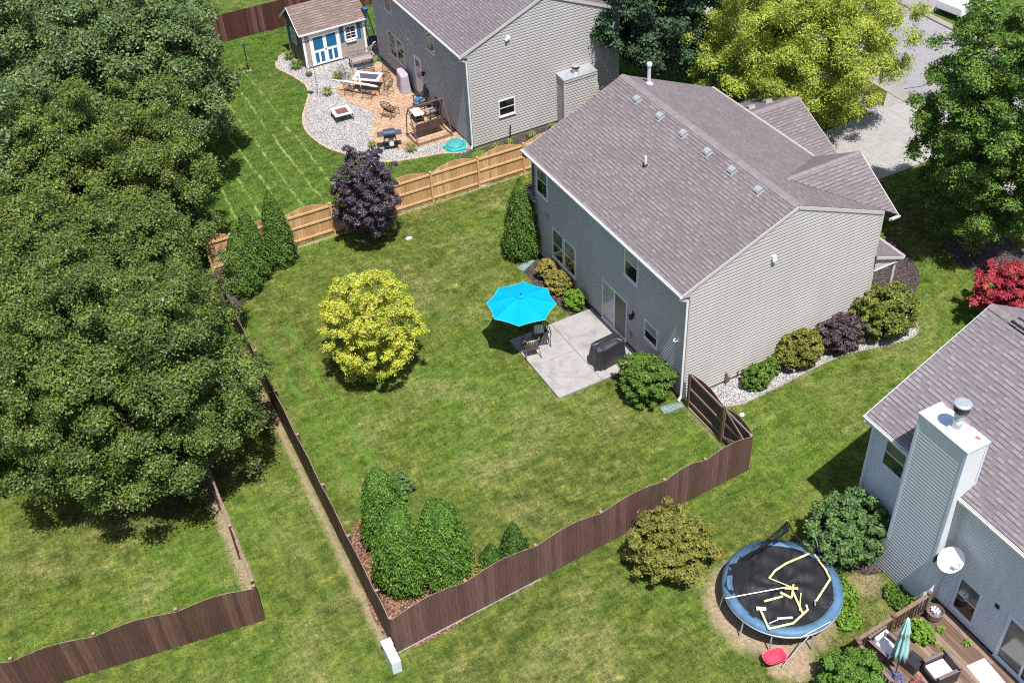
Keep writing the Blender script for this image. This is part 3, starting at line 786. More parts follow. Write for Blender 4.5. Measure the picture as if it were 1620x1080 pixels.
window(pl, 1.2, 3.0, 0.9, 2.3, A); window(pl, 1.4, 2.8, 3.4, 4.8, A); window(pl, 6.0, 7.0, 3.4, 4.8, A); window(pl, 9.0, 10.0, 4.0, 4.9, A)
# roof
mb = MB()
roofplane(mb, [(-.375, -.035, ZE), (-.375, LA + .04, ZE), (XR, LA + .04, ZR), (XR, -.035, ZR)], (0, 1, 0))
roofplane(mb, [(XR, -.035, ZR), (XR, LA + .04, ZR), (9.2, LA + .04, 5.32), (9.2, -.035, 5.32)], (0, 1, 0))
roofplane(mb, [(5.62, 2.09, 6.835), (9.16, 2.09, 6.835), (9.16, -.34, 5.345)], (1, 0, 0), .04)
roofplane(mb, [(5.62, 2.09, 6.835), (9.16, 2.09, 6.835), (9.16, 4.50, 5.345)], (1, 0, 0), .04)
roofplane(mb, [(WA, 10.07, 4.25), (13.15, 10.07, 4.25), (13.15, 6.88, 2.69), (WA, 6.88, 2.69)], (1, 0, 0))
roofplane(mb, [(WA, 10.07, 4.25), (13.15, 10.07, 4.25), (13.15, 13.26, 2.69), (WA, 13.26, 2.69)], (1, 0, 0))
roofplane(mb, [(WA, -.10, 3.42), (WA, 6.9, 3.42), (10.22, 6.9, 2.85), (10.22, -.10, 2.85)], (0, 1, 0))
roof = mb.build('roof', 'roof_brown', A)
mb = MB(); s1 = Vector((-1, 0, -.418)).normalized(); s2 = Vector((1, 0, -.418)).normalized()
ridge_caps(mb, (XR, -.035, ZR), (XR, LA + .04, ZR), s1, s2); mb.build('ridge_cap', 'ridge_cap', roof); mb = MB()
t1 = Vector((0, -1, -.61)).normalized(); t2 = Vector((0, 1, -.61)).normalized()
ridge_caps(mb, (5.62, 2.09, 6.835), (9.16, 2.09, 6.835), t1, t2, 0.14, 0.2); mb.build('ridge_cap', 'ridge_cap', roof); mb = MB()
ridge_caps(mb, (WA + .05, 10.07, 4.25), (13.15, 10.07, 4.25), t1, t2, 0.14, 0.2)
mb.build('ridge_cap', 'ridge_cap', roof)
mb = MB()
beam(mb, (-.37, -.045, ZE - .07), (XR, -.045, ZR - .10), .03, .13); beam(mb, (8.72, -.045, 5.42), (XR, -.045, ZR - .10), .03, .13)
beam(mb, (-.37, LA + .05, ZE - .07), (XR, LA + .05, ZR - .10), .03, .13); beam(mb, (9.2, LA + .05, 5.22), (XR, LA + .05, ZR - .10), .03, .13)
mb.bb((-.375, -.02, 5.10), (-.345, LA + .02, 5.235)); mb.bb((9.165, 4.5, 5.10), (9.195, LA + .02, 5.27))
beam(mb, (9.17, -.34, 5.27), (9.17, 2.09, 6.76), .03, .13); beam(mb, (9.17, 4.5, 5.27), (9.17, 2.09, 6.76), .03, .13)
beam(mb, (13.16, 6.9, 2.62), (13.16, 10.07, 4.17), .03, .13); beam(mb, (13.16, 13.25, 2.62), (13.16, 10.07, 4.17), .03, .13)
beam(mb, (WA + .02, -.115, 3.33), (10.2, -.115, 2.78), .03, .12)
mb.bb((10.18, -.1, 2.66), (10.21, 6.9, 2.79)); mb.bb((8.75, -.33, 5.2), (9.15, -.30, 5.30))
mb.slab([(-.34, -.03, 5.11), (-.01, -.03, 5.11), (-.01, -.03, 5.36), (-.34, -.03, 5.23)], (0, 1, 0), .02)
[m2.build('fascia', 'trim_taupe', A) for m2 in islands(mb)]
mb = MB(); mb.bb((-.345, 0.0, 5.09), (-.005, LA, 5.105)); mb.bb((8.77, 4.5, 5.10), (9.16, LA, 5.115)); mb.bb((8.8, -.08, 2.64), (10.17, 6.9, 2.655))
[m2.build('soffit', 'soffit', A) for m2 in islands(mb)]
mb = MB()
for (x, y, sx, sy) in ((0, 0, 1, 1), (0, LA, 1, -1), (WA, 0, -1, 1), (WA, LA, -1, -1)):
    zt = 5.09 if x == 0 else 5.42
    mb.bb((x - sx * .026, y - sy * .026, .12), (x + sx * .075, y + sy * -.002, zt)); mb.bb((x - sx * .026, y, .12), (x - sx * .001, y + sy * .075, zt))
mb.bb((8.70, -.03, .12), (8.85, .06, 2.64)); mb.bb((9.90, .0, .0), (10.02, .12, 2.64)); mb.bb((9.90, 4.6, .0), (10.02, 4.72, 2.64))
[m2.build('corner_trim', 'trim_taupe', A) for m2 in islands(mb)]
gutter(A, (-.378, -.06, ZE - .02), (-.378, LA + .12, ZE - .02), (-1, 0, 0)); gutter(A, (9.203, 4.6, 5.29), (9.203, LA + .08, 5.29), (1, 0, 0)); gutter(A, (10.225, -.1, 2.83), (10.225, 6.8, 2.83), (1, 0, 0))
gutter(A, (8.80, -.35, 5.33), (9.2, -.35, 5.33), (0, -1, 0), size=.09)
downspout(A, [(-.44, .02, 5.17), (-.42, .04, 5.06), (-.07, .05, 4.86), (-.07, .05, .22), (-.20, .0, .10)])
downspout(A, [(-.44, LA, 5.17), (-.42, LA - .02, 5.04), (-.06, LA - .12, 4.8), (-.06, LA - .12, .2)], 'grey_slate')
pb = Pl((0, 0, 0), (0, 1, 0), (-1, 0, 0))
window(pb, 10.0, 10.93, 3.37, 4.85, A, top='glass_light'); window(pb, 3.2, 4.12, 3.39, 4.87, A, top='glass_blind')
window(pb, 7.77, 8.70, .74, 2.28, A); window(pb, 8.75, 9.68, .74, 2.28, A)
window(pb, 1.73, 2.65, 1.31, 2.21, A, top='glass_blind')
window(pb, 3.85, 5.68, .16, 2.14, A, kind='slide', top='glass_blind', bottom='glass_screen', fw=.06)
pf = Pl((0, LA, 0), (1, 0, 0), (0, 1, 0)); window(pf, 3, 4, 3.4, 4.8, A)
mb = MB(); mb.lathe((-.14, 3.45, 1.62), [(.03, 0), (.075, .03), (.085, .16), (.10, .18), (.02, .27)], 8); mb.bb((-.10, 3.42, 1.80), (-.01, 3.48, 1.86)); mb.bb((-.04, 3.38, 1.68), (-.02, 3.52, 1.98)); mb.build('wall_lamp', 'black_metal', A)
mb = MB(); mb.bb((-.10, 3.52, .62), (-.022, 3.68, .84)); mb.build('outlet_box', 'vent_grey', A)
mb = MB(); mb.bb((-.07, 10.0, 2.46), (-.022, 10.16, 2.70)); mb.build('outlet_box', 'vent_grey', A)
mb = MB(); mb.box((-.16, LA - .18, 2.92), (.16, .09, .10), rz=.5); mb.box((-.14, LA - .32, 2.86), (.14, .09, .09), rz=-.4); mb.bb((-.1, LA - .3, 2.93), (-.02, LA - .2, 3.02)); mb.build('floodlight', 'vent_grey', A)
mb = MB(); mb.bb((-.03, .47, 2.62), (-.021, .53, 2.86)); mb.tube([(-.03, .50, 2.66), (-.16, .50, 2.68), (-.24, .50, 2.76), (-.20, .50, 2.83), (-.14, .50, 2.80)], .022, 6); mb.build('plant_bracket', 'white_plastic', A)
mb = MB(); mb.box((3.56, -.07, 5.40), (.17, .11, .15)); mb.box((3.56, -.13, 5.30), (.17, .06, .08)); mb.build('exhaust_hood', 'vinyl_white', A)
mb = MB(); mb.bb((1.9, -.12, .05), (1.98, -.03, .55)); mb.bb((2.0, -.1, .1), (2.12, -.03, .3)); mb.tube([(2.5, -.05, .1), (2.5, -.09, .45)], .02, 6); mb.bb((2.7, -.1, .12), (2.85, -.03, .38)); [m2.build('utility_pipe', 'brown_metal', A) for m2 in islands(mb)]
def box_vent(x, y, z, parent, pitch, axis=0):
    mb = MB(); m = []
    c = math.cos(pitch); s_ = math.sin(pitch)
    V = lambda a, b, h: (x + .82 * (a * c - h * s_), y + .82 * b, z + .82 * (a * s_ + h * c) + .004)
    mb.add([V(-.24, -.22, .006), V(.20, -.22, .006), V(.20, .22, .006), V(-.24, .22, .006), V(-.24, -.22, .018), V(.20, -.22, .018), V(.20, .22, .018), V(-.24, .22, .018)], [(0, 3, 2, 1), (4, 5, 6, 7), (0, 1, 5, 4), (1, 2, 6, 5), (2, 3, 7, 6), (3, 0, 4, 7)])
    prof = [(-.17, .10), (-.08, .17), (.06, .185), (.18, .14), (.20, .02)]
    k = len(prof); vs = [V(a, b, h) for b in (-.17, .17) for a, h in prof] + [V(-.17, b, .03) for b in (-.17, .17)]
    mb.add(vs, [(i, i + 1, i + 1 + k, i + k) for i in range(k - 1)] + [(0, 1, 2, 3, 4, 2 * k), tuple([k, k + 1, k + 2, k + 3, k + 4, 2 * k + 1][::-1])])
    mb.build('roof_vent', 'vent_grey', parent)
for y in (9.52, 7.9, 6.3, 4.72, 3.2, 1.64): box_vent(3.98, y, ZE + .4166 * (3.98 + .375), A, math.atan(.4166))
for (x, y) in ((11.15, 10.97), (12.15, 11.0)):
    mb = MB(); z = 4.25 - .488 * (y - 10.07); mb.box((x, y, z + .09), (.34, .34, .16), rx=-.45); mb.box((x, y, z + .012), (.46, .46, .014), rx=-.455); mb.build('roof_vent', 'vent_grey', A)
mb = MB(); mb.tube([(2.2, 6.21, 6.33), (2.2, 6.21, 6.78)], .045, 10); mb.build('vent_pipe', 'pvc_white', A)
mb = MB(); mb.lathe((2.2, 6.21, 6.37), [(.12, .0), (.06, .07)], 12); mb.build('pipe_boot', 'black_metal', A)
mb = MB(); mb.tube([(5.35, 10.72, 6.85), (5.35, 10.72, 7.80)], .075, 12); mb.lathe((5.35, 10.72, 7.72), [(.11, 0), (.12, .03), (.12, .12), (.10, .15)], 12); mb.lathe((5.35, 10.72, 6.90), [(.20, .0), (.10, .10)], 12); mb.build('flue_pipe', 'cap_metal', A)

# ---------------- neighbour's house with paver patio
B = thing('house', 'greige house with purple brown roof at the top, beside the shed and paver patio', 'house', (0, 0, 0))
bx, by, bX, bY = 1.59, 20.42, 10.12, 32.4; XB, ZB = 5.84, 7.19
mb = MB(); mb.bb((bx + .01, by + .01, -.3), (bX - .01, bY - .01, .15)); mb.build('foundation', 'foundation', B)
gp = [(bx, .15), (bX, .15), (bX, 5.33), (XB, 7.11), (bx, 5.33)]
mb = MB(); mb.slab([(x, by, z) for x, z in gp], (0, 1, 0), bY - by)
siding(mb, (bx, 0, 0), (0, 1, 0), (-1, 0, 0), [(by, .15), (bY, .15), (bY, 5.06), (by, 5.06)], tilt=.010); siding(mb, (0, by, 0), (1, 0, 0), (0, -1, 0), gp)
siding(mb, (bX, 0, 0), (0, 1, 0), (1, 0, 0), [(by, .15), (bY, .15), (bY, 5.06), (by, 5.06)]); siding(mb, (0, bY, 0), (1, 0, 0), (0, 1, 0), gp)
mb.build('wall', 'siding_greige', B)
mb = MB()
roofplane(mb, [(1.2, by - .06, 5.25), (1.2, bY + .1, 5.25), (XB, bY + .1, ZB), (XB, by - .06, ZB)], (0, 1, 0)); roofplane(mb, [(10.48, by - .06, 5.25), (10.48, bY + .1, 5.25), (XB, bY + .1, ZB), (XB, by - .06, ZB)], (0, 1, 0))
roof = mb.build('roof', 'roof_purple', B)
mb = MB(); ridge_caps(mb, (XB, by - .06, ZB), (XB, bY + .1, ZB), s1, s2); mb.build('ridge_cap', 'ridge_cap', roof)
mb = MB(); beam(mb, (1.2, by - .07, 5.18), (XB, by - .07, ZB - .10), .03, .14); beam(mb, (10.48, by - .07, 5.18), (XB, by - .07, ZB - .10), .03, .14)
beam(mb, (1.2, bY + .11, 5.18), (XB, bY + .11, ZB - .10), .03, .14); beam(mb, (10.48, bY + .11, 5.18), (XB, bY + .11, ZB - .10), .03, .14)
mb.bb((1.2, by - .05, 5.06), (1.23, bY, 5.19)); mb.bb((10.45, by - .05, 5.06), (10.48, bY, 5.19)); mb.slab([(1.23, by - .05, 5.07), (bx, by - .05, 5.07), (bx, by - .05, 5.32), (1.23, by - .05, 5.18)], (0, 1, 0), .02); [m2.build('fascia', 'trim_taupe', B) for m2 in islands(mb)]
mb = MB(); mb.bb((1.23, by, 5.05), (bx, bY, 5.062)); mb.bb((bX, by, 5.05), (10.44, bY, 5.062)); [m2.build('soffit', 'soffit', B) for m2 in islands(mb)]
mb = MB()
for (x, y, sx, sy) in ((bx, by, 1, 1), (bx, bY, 1, -1), (bX, by, -1, 1), (bX, bY, -1, -1)):
    mb.bb((x - sx * .026, y - sy * .026, .12), (x + sx * .075, y - sy * .002, 5.05)); mb.bb((x - sx * .026, y, .12), (x - sx * .001, y + sy * .075, 5.05))
[m2.build('corner_trim', 'trim_taupe', B) for m2 in islands(mb)]
gutter(B, (1.197, by - .08, 5.23), (1.197, bY + .1, 5.23), (-1, 0, 0)); gutter(B, (10.483, by - .08, 5.23), (10.483, bY + .1, 5.23), (1, 0, 0))
downspout(B, [(1.13, by + .0, 5.12), (1.15, by + .02, 5.02), (bx - .07, by + .05, 4.8), (bx - .07, by + .05, .22), (bx - .22, by - .06, .10)])
downspout(B, [(10.55, by + .05, 5.12), (10.5, by + .06, 5.0), (bX + .07, by + .08, 4.8), (bX + .07, by + .08, .2)])
pB = Pl((bx, 0, 0), (0, 1, 0), (-1, 0, 0)); pG = Pl((0, by, 0), (1, 0, 0), (0, -1, 0))
window(pB, 28.42, 29.45, 1.05, 2.48, B, top='glass_dark'); window(pB, 29.50, 30.53, 1.05, 2.48, B, top='glass_dark')
window(pB, 24.21, 25.24, 3.55, 4.85, B, top='glass_dark'); window(pB, 29.62, 30.50, 3.70, 4.90, B, top='glass_dark'); window(pG, 3.06, 4.0, 1.38, 2.29, B, top='glass_dark')
mb = MB(); pB.box(mb, 26.2, 27.13, .3, 2.46, .0, .05); mb.build('back_door', 'trim_white', B); mb = MB(); pB.box(mb, 26.42, 26.92, 1.25, 2.25, .05, .062); mb.build('door_pane', 'glass_dark', B)
mb = MB(); mb.lathe((bx - .15, 25.85, 1.7), [(.03, 0), (.08, .03), (.09, .2), (.02, .3)], 8); mb.bb((bx - .1, 25.82, 1.85), (bx - .02, 25.88, 1.92)); mb.build('wall_lamp', 'black_metal', B)
mb = MB(); mb.box((bx - .06, 27.55, 3.1), (.1, .12, .14)); mb.build('exhaust_hood', 'vinyl_white', B); mb = MB(); mb.box((3.78, by - .07, 5.5), (.16, .12, .14)); mb.box((3.66, by - .10, 5.42), (.12, .1, .08)); mb.build('floodlight', 'vinyl_white', B)
mb = MB(); mb.tube([(3.62, by - .06, .1), (3.62, by - .1, .5), (3.66, by - .08, .75)], .035, 6); mb.build('utility_pipe', 'black_metal', B)
# gas fireplace box on the gable
mb = MB(); mb.bb((6.47, 19.66, 0), (8.33, by, 2.66)); siding(mb, (0, 19.66, 0), (1, 0, 0), (0, -1, 0), [(6.47, .1), (8.33, .1), (8.33, 2.62), (6.47, 2.62)], z0=.1)
siding(mb, (6.47, 19.66, 0), (0, 1, 0), (-1, 0, 0), [(0, .1), (.74, .1), (.74, 2.62), (0, 2.62)], z0=.1); siding(mb, (8.33, 19.66, 0), (0, 1, 0), (1, 0, 0), [(0, .1), (.74, .1), (.74, 2.62), (0, 2.62)], z0=.1)
ch = mb.build('fireplace_chase', 'siding_greige', B)
mb = MB()
for x in (6.47, 8.33):
    for y in (19.66,): mb.bb((x - .05, y - .03, .05), (x + .05, y + .05, 2.6))
mb.bb((6.43, 19.60, 2.60), (8.37, by, 2.74)); mb.build('chase_trim', 'trim_taupe', ch)
mb = MB(); mb.slab([(6.41, 19.58, 2.745), (8.39, 19.58, 2.745), (8.39, by - .01, 2.80), (6.41, by - .01, 2.80)], (0, 0, 1), .02); mb.build('chase_cap', 'galvanised', ch)
mb = MB(); mb.lathe((7.3, 19.95, 2.79), [(.19, 0), (.17, .05), (.12, .08), (.12, .30)], 18); mb.build('flue', 'galvanised', ch)
mb = MB(); mb.lathe((7.3, 19.95, 3.05), [(.13, 0), (.20, .03), (.20, .12), (.22, .13)], 18); mb.build('flue_band', 'black_metal', ch); mb = MB(); mb.lathe((7.3, 19.95, 3.185), [(.22, 0), (.22, .03), (.10, .06), (0.0001, .065)], 18); mb.build('flue_lid', 'vent_grey', ch)

# ---------------- house at right with the tall chimney
Cc = thing('house', 'pale blue white sided house with tall chimney chase and wooden deck at the right edge', 'house', (0, 0, 0))
cx0, cy0, cX, cY = 1.6, -7.66, 9.9, -18.5; XC, ZC = 5.75, 7.49; ZCe = 5.04
mb = MB(); mb.bb((cx0 + .01, cY, -.3), (cX, cy0 - .01, .14)); mb.build('foundation', 'foundation', Cc)
gp = [(cx0, .14), (cX, .14), (cX, 5.12), (XC, 7.40), (cx0, 5.12)]
mb = MB(); mb.slab([(x, cy0, z) for x, z in gp], (0, -1, 0), cy0 - cY)
siding(mb, (cx0, 0, 0), (0, 1, 0), (-1, 0, 0), [(cY, .14), (cy0, .14), (cy0, 4.82), (cY, 4.82)], z0=.14, pitch=.132, tilt=.010); siding(mb, (0, cy0, 0), (1, 0, 0), (0, 1, 0), gp, z0=.14)
siding(mb, (0, cY, 0), (1, 0, 0), (0, -1, 0), gp, z0=.14); siding(mb, (cX, 0, 0), (0, 1, 0), (1, 0, 0), [(cY, .14), (cy0, .14), (cy0, 4.82), (cY, 4.82)], z0=.14)
mb.build('wall', 'siding_pale', Cc)
mb = MB(); yr = -7.53
roofplane(mb, [(1.25, yr, ZCe), (1.25, cY - .2, ZCe), (XC, cY - .2, ZC), (XC, yr, ZC)], (0, 1, 0)); roofplane(mb, [(10.25, yr, ZCe), (10.25, cY - .2, ZCe), (XC, cY - .2, ZC), (XC, yr, ZC)], (0, 1, 0))
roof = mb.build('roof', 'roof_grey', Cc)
u1 = Vector((-1, 0, -.545)).normalized(); u2 = Vector((1, 0, -.545)).normalized()
mb = MB(); mb.bb((XC - .17, cY, ZC - .05), (XC + .17, yr - .9, ZC + .035)); mb.build('ridge_vent', 'black_metal', roof)
mb = MB(); ridge_caps(mb, (XC, yr - .9, ZC + .06), (XC, cY, ZC + .06), u1, u2, .24, .2); ridge_caps(mb, (XC, yr, ZC), (XC, yr - .9, ZC), u1, u2, .2, .2); mb.build('ridge_cap', 'ridge_cap', roof)
mb = MB(); beam(mb, (1.25, yr + .012, ZCe - .08), (XC, yr + .012, ZC - .10), .025, .14); beam(mb, (10.25, yr + .012, ZCe - .08), (XC, yr + .012, ZC - .10), .025, .14)
mb.bb((1.255, cY, 4.83), (1.285, yr, 4.98)); mb.bb((10.2, cY, 4.83), (10.24, yr, 4.98)); [m2.build('fascia', 'trim_bluewhite', Cc) for m2 in islands(mb)]
mb = MB(); mb.bb((1.285, cY, 4.81), (cx0, yr, 4.825)); mb.bb((cX, cY, 4.81), (10.2, yr, 4.825)); [m2.build('soffit', 'soffit', Cc) for m2 in islands(mb)]
gutter(Cc, (1.248, yr + .03, 5.0), (1.248, -9.62, 5.0), (-1, 0, 0)); gutter(Cc, (1.248, -11.46, 5.0), (1.248, cY, 5.0), (-1, 0, 0)); gutter(Cc, (10.255, yr, 5.0), (10.255, cY, 5.0), (1, 0, 0))
downspout(Cc, [(1.18, -7.62, 4.9), (1.2, -7.62, 4.8), (1.53, -7.72, 4.55), (1.53, -7.72, .2)], 'trim_bluewhite', .11)
mb = MB(); mb.bb((1.57, -7.75, .12), (1.66, -7.63, 4.81)); mb.build('corner_trim', 'trim_bluewhite', Cc)
pC = Pl((cx0, 0, 0), (0, 1, 0), (-1, 0, 0))
window(pC, -9.18, -8.24, 3.34, 4.55, Cc, 'trim_bluewhite', top='glass_light'); window(pC, -12.90, -12.05, .42, 1.90, Cc, 'trim_bluewhite', top='glass_light')
window(pC, -15.75, -13.86, .13, 2.15, Cc, 'trim_bluewhite', kind='slide', top='glass_light', bottom='glass_dark', fw=.11, d=.06)
mb = MB(); pC.box(mb, -13.50, -13.36, 1.92, 2.06, .02, .06); mb.build('outlet_box', 'black_metal', Cc)
# chimney
qx0, qx1, qy0, qy1, qz = .95, 1.72, -11.43, -9.65, 6.99
mb = MB(); mb.bb((qx0, qy0, 0), (qx1, qy1, qz)); mb.slab([(qx0, qy1, 0), (qx0, qy1 + .32, 0), (qx0, qy1 + .32, .95), (qx0, qy1, 1.5)], (1, 0, 0), .65)
siding(mb, (qx0, 0, 0), (0, 1, 0), (-1, 0, 0), [(qy0, .05), (qy1 + .32, .05), (qy1 + .32, .95), (qy1, 1.5), (qy1, qz), (qy0, qz)], z0=.05, pitch=.132, lap=.019, dutch=False)
siding(mb, (0, qy0, 0), (1, 0, 0), (0, -1, 0), [(qx0, .05), (qx1, .05), (qx1, qz), (qx0, qz)], z0=.05, pitch=.125, lap=.010); siding(mb, (0, qy1, 0), (1, 0, 0), (0, 1, 0), [(qx0, 1.5), (qx1, 1.5), (qx1, qz), (qx0, qz)], z0=1.5, pitch=.105)
ch = mb.build('chimney', 'siding_pale', Cc)
mb = MB()
for y0, y1 in ((qy0 - .025, qy0 + .075), (qy1 - .075, qy1 + .025)):
    mb.bb((qx0 - .03, y0, 1.52 if y1 > -10 else 0.05), (qx0 + .02, y1, qz))
mb.bb((qx0 - .03, qy1 + .26, .05), (qx0 + .02, qy1 + .345, .95)); beam(mb, (qx0 - .012, qy1 + .33, .93), (qx0 - .012, qy1 - .02, 1.52), .03, .09)
mb.bb((qx0 - .01, qy0 - .028, .05), (qx0 + .07, qy0, qz)); mb.bb((qx1 - .06, qy0 - .028, 5.1), (qx1 + .01, qy0, qz)); mb.build('chimney_trim', 'trim_bluewhite', ch)
mb = MB(); mb.bb((qx0 - .05, qy0 - .05, qz + .001), (qx1 + .05, qy1 + .05, qz + .045)); mb.build('chimney_cap', 'cap_metal', ch, bevel=.008)
mb = MB(); mb.box((1.56, -11.18, qz + .049), (.10, .13, .006), rz=.4); mb.box((1.735, -10.55, qz + .045), (.035, .5, .012)); mb.box((1.735, -9.85, qz + .045), (.03, .2, .012)); mb.build('rust_patch', 'rust', ch)
mb = MB(); mb.lathe((1.30, -10.62, qz + .045), [(.24, 0), (.24, .04), (.20, .10), (.155, .12)], 22); mb.build('flue_collar', 'trim_white', ch)
mb = MB(); mb.lathe((1.30, -10.62, qz + .16), [(.15, 0), (.15, .62)], 22); mb.build('flue', 'galvanised', ch, smooth=True)
mb = MB(); mb.lathe((1.30, -10.62, qz + .76), [(.16, 0), (.215, .02), (.225, .10), (.225, .24), (.24, .25)], 22); mb.build('flue_band', 'dark_iron', ch)
mb = MB(); mb.lathe((1.30, -10.62, qz + 1.012), [(.245, -.01), (.245, .03), (.16, .055), (.0001, .06)], 22); mb.build('flue_lid', 'galvanised', ch, smooth=False)

# satellite dish on the chimney
D = thing('satellite_dish', 'white oval satellite dish mounted on the side of the tall chimney above the deck', 'satellite dish', (0.98, -11.46, 2.45))
mb = MB(); mb.tube([(-.03, -.02, .0), (-.02, -.30, .04), (-.01, -.40, .30)], .028, 8); mb.bb((-.12, -.03, -.12), (.06, 0, .12)); mb.box((-.01, -.40, .28), (.14, .12, .16)); mb.build('mount', 'dark_iron', D)
N = Vector((-.30, -.45, .84)).normalized(); U = Vector((0, 1, 0)).cross(N).normalized(); V_ = N.cross(U).normalized()
mb = MB(); vs = []; k = 28; cc = Vector((.02, -.46, .40))
for r in (0, .33, .66, 1.0):
    for j in range(k):
        a = 2 * PI * j / k
        vs.append(cc + U * (.43 * r * math.cos(a)) + V_ * (.36 * r * math.sin(a)) + N * (.03 * r * r))
fs = [(i * k + j, i * k + (j + 1) % k, (i + 1) * k + (j + 1) % k, (i + 1) * k + j) for i in range(3) for j in range(k)]
mb.add(vs, fs); vs2 = [v - N * .015 for v in vs]; mb.add(vs2, [tuple(reversed(f)) for f in fs]); dish = mb.build('dish', 'vinyl_white', D, smooth=True)
mb = MB(); tip = cc + U * .42 * -1 + N * .02; e = cc + N * .50 + V_ * -.18
mb.tube([cc - V_ * .34 + N * .05, e], .016, 6); mb.box(e, (.10, .14, .07), rz=.4); mb.build('receiver_arm', 'vinyl_white', D)

# ================================================================== FENCES
def rot2(d): return Vector((-d.y, d.x, 0))
def fence(root, p0, p1, posts, mats, inner=1, h=1.66, arch=0.24, board=0.14, rails=(0.28, 0.95, 1.58), post_h=1.72, skip_last=False, gap=0.006, jitter=0.012, rail_mat=None, post_mat=None, flat=False, seed=1):
    """runs between p0 and p1; posts = distances along the run; inner = side (+1 left of direction) that has rails and posts"""
    rd = random.Random(seed)
    p0 = Vector((*p0, 0)); p1 = Vector((*p1, 0)); t = (p1 - p0).normalized(); nn = rot2(t) * inner
    bm_, rm_, pm_ = mats[0], rail_mat or mats[0], post_mat or mats[0]
    for a, b in zip(posts, posts[1:]):
        n = max(1, round((b - a) / board)); mb = MB(); cap = MB()
        for i in range(n):
            s0 = a + (b - a) * i / n + gap / 2; s1 = a + (b - a) * (i + 1) / n - gap / 2
            hh = []
            for s in (s0, s1):
                u = (s - a) / (b - a); hh.append(h + (0 if flat else arch * (math.sin(PI * u) ** 1.15)) + rd.uniform(-jitter, jitter) * .3)
            j = rd.uniform(-.004, .004); q0 = p0 + t * s0 + nn * j; q1 = p0 + t * s1 + nn * j
            out = -nn * 0.018; zb = rd.uniform(.0, .035)
            vs = [q0 + Vector((0, 0, zb)), q1 + Vector((0, 0, zb)), q1 + Vector((0, 0, hh[1])), q0 + Vector((0, 0, hh[0]))]
            vs += [v + out for v in vs]
            mb.add(vs, [(0, 1, 2, 3), (7, 6, 5, 4), (0, 4, 5, 1), (1, 5, 6, 2), (3, 7, 4, 0)])
            cap.add([vs[3] + Vector((0, 0, .001)), vs[2] + Vector((0, 0, .001)), vs[6] + Vector((0, 0, .001)), vs[7] + Vector((0, 0, .001))], [(0, 1, 2, 3)])
        pn = mb.build('picket_panel', bm_, root)
        cap.build('weathered_edge', mats[1] if len(mats) > 1 else bm_, pn)
        for z in rails:
            r = MB(); qa = p0 + t * (a + .05) + nn * .022 + Vector((0, 0, z)); qb = p0 + t * (b - .05) + nn * .022 + Vector((0, 0, z)); beam(r, qa, qb, .04, .088); r.build('rail', rm_, root)
    for s in posts:
        r = MB(); q = p0 + t * s + nn * .052; a_ = math.atan2(t.y, t.x)
        r.box((q.x, q.y, post_h / 2), (.098, .098, post_h), rz=a_); po = r.build('post', pm_, root)
        r = MB(); r.box((q.x, q.y, post_h + .004), (.10, .10, .008), rz=a_); r.build('post_top', mats[1] if len(mats) > 1 else pm_, po)

BF = thing('wooden_fence', 'brown stained scalloped privacy fence round the central yard, with gate at the house corner', 'fence')
# south run, seen from outside
L = math.hypot(14, .55)
fence(BF, (-14.0, -4.62), (0.0, -4.07), [0.06, 2.62, 5.17, 7.68, 10.24, 11.95, L - .06], ('fence_brown', 'fence_top'), inner=1, arch=.20, h=1.70, post_h=1.71, seed=3)
# west run
Lw = math.hypot(.62, 18.4)
fence(BF, (-14.0, -4.62), (-13.38, 13.8), [0.06, 1.2, 3.65, 6.15, 8.85, 11.4, 14.0, 16.3, Lw], ('fence_brown_worn', 'fence_top'), inner=-1, h=1.68, arch=.16, post_h=1.72, seed=4)
# east run beside the house, seen from inside: fixed panel and gate
fence(BF, (0.02, -0.32), (0.0, -2.44), [0.06, 2.1], ('fence_brown', 'fence_top'), inner=-1, h=1.66, arch=.22, rails=(.30, .95, 1.60), rail_mat='fence_top', seed=5)
G = MB(); CG = MB(); n = 11; rd = random.Random(5)
for i in range(n):
    y0 = -2.50 - 1.50 * i / n; y1 = -2.50 - 1.50 * (i + 1) / n + .006; hz = [1.66 + .22 * math.sin(PI * (-(y) - 2.5) / 1.5) for y in (y0, y1)]
    vs = [(.02, y0, .05), (.02, y1, .05), (.02, y1, hz[1]), (.02, y0, hz[0])]; vs2 = [(.038, v[1], v[2]) for v in vs]
    G.add(vs + vs2, [(3, 2, 1, 0), (4, 5, 6, 7), (0, 1, 5, 4), (1, 2, 6, 5), (2, 3, 7, 6), (3, 0, 4, 7)])
gate = G.build('gate', 'fence_brown', BF)
for z in (.25, .95, 1.6):
    mb = MB(); beam(mb, (0, -2.52, z), (0, -3.98, z), .04, .085); mb.build('gate_rail', 'fence_top', gate)
for z0, z1 in ((.95, 1.58), (.93, .28)):
    mb = MB(); beam(mb, (-.02, -3.9, z0), (-.02, -2.6, z1), .03, .08); mb.build('gate_brace', 'fence_top', gate)
mb = MB(); mb.box((-.05, -2.44, .88), (.10, .11, 1.76)); mb.build('post', 'fence_brown', BF)
mb = MB(); mb.bb((-.06, -2.4, -.02), (.06, -.4, .045)); mb.build('kickboard', 'fence_top', BF)
mb = MB(); beam(mb, (-13.95, -4.67, .008), (-8.75, -4.465, .008), .03, .03); mb.build('base_strip', 'vent_grey', BF)

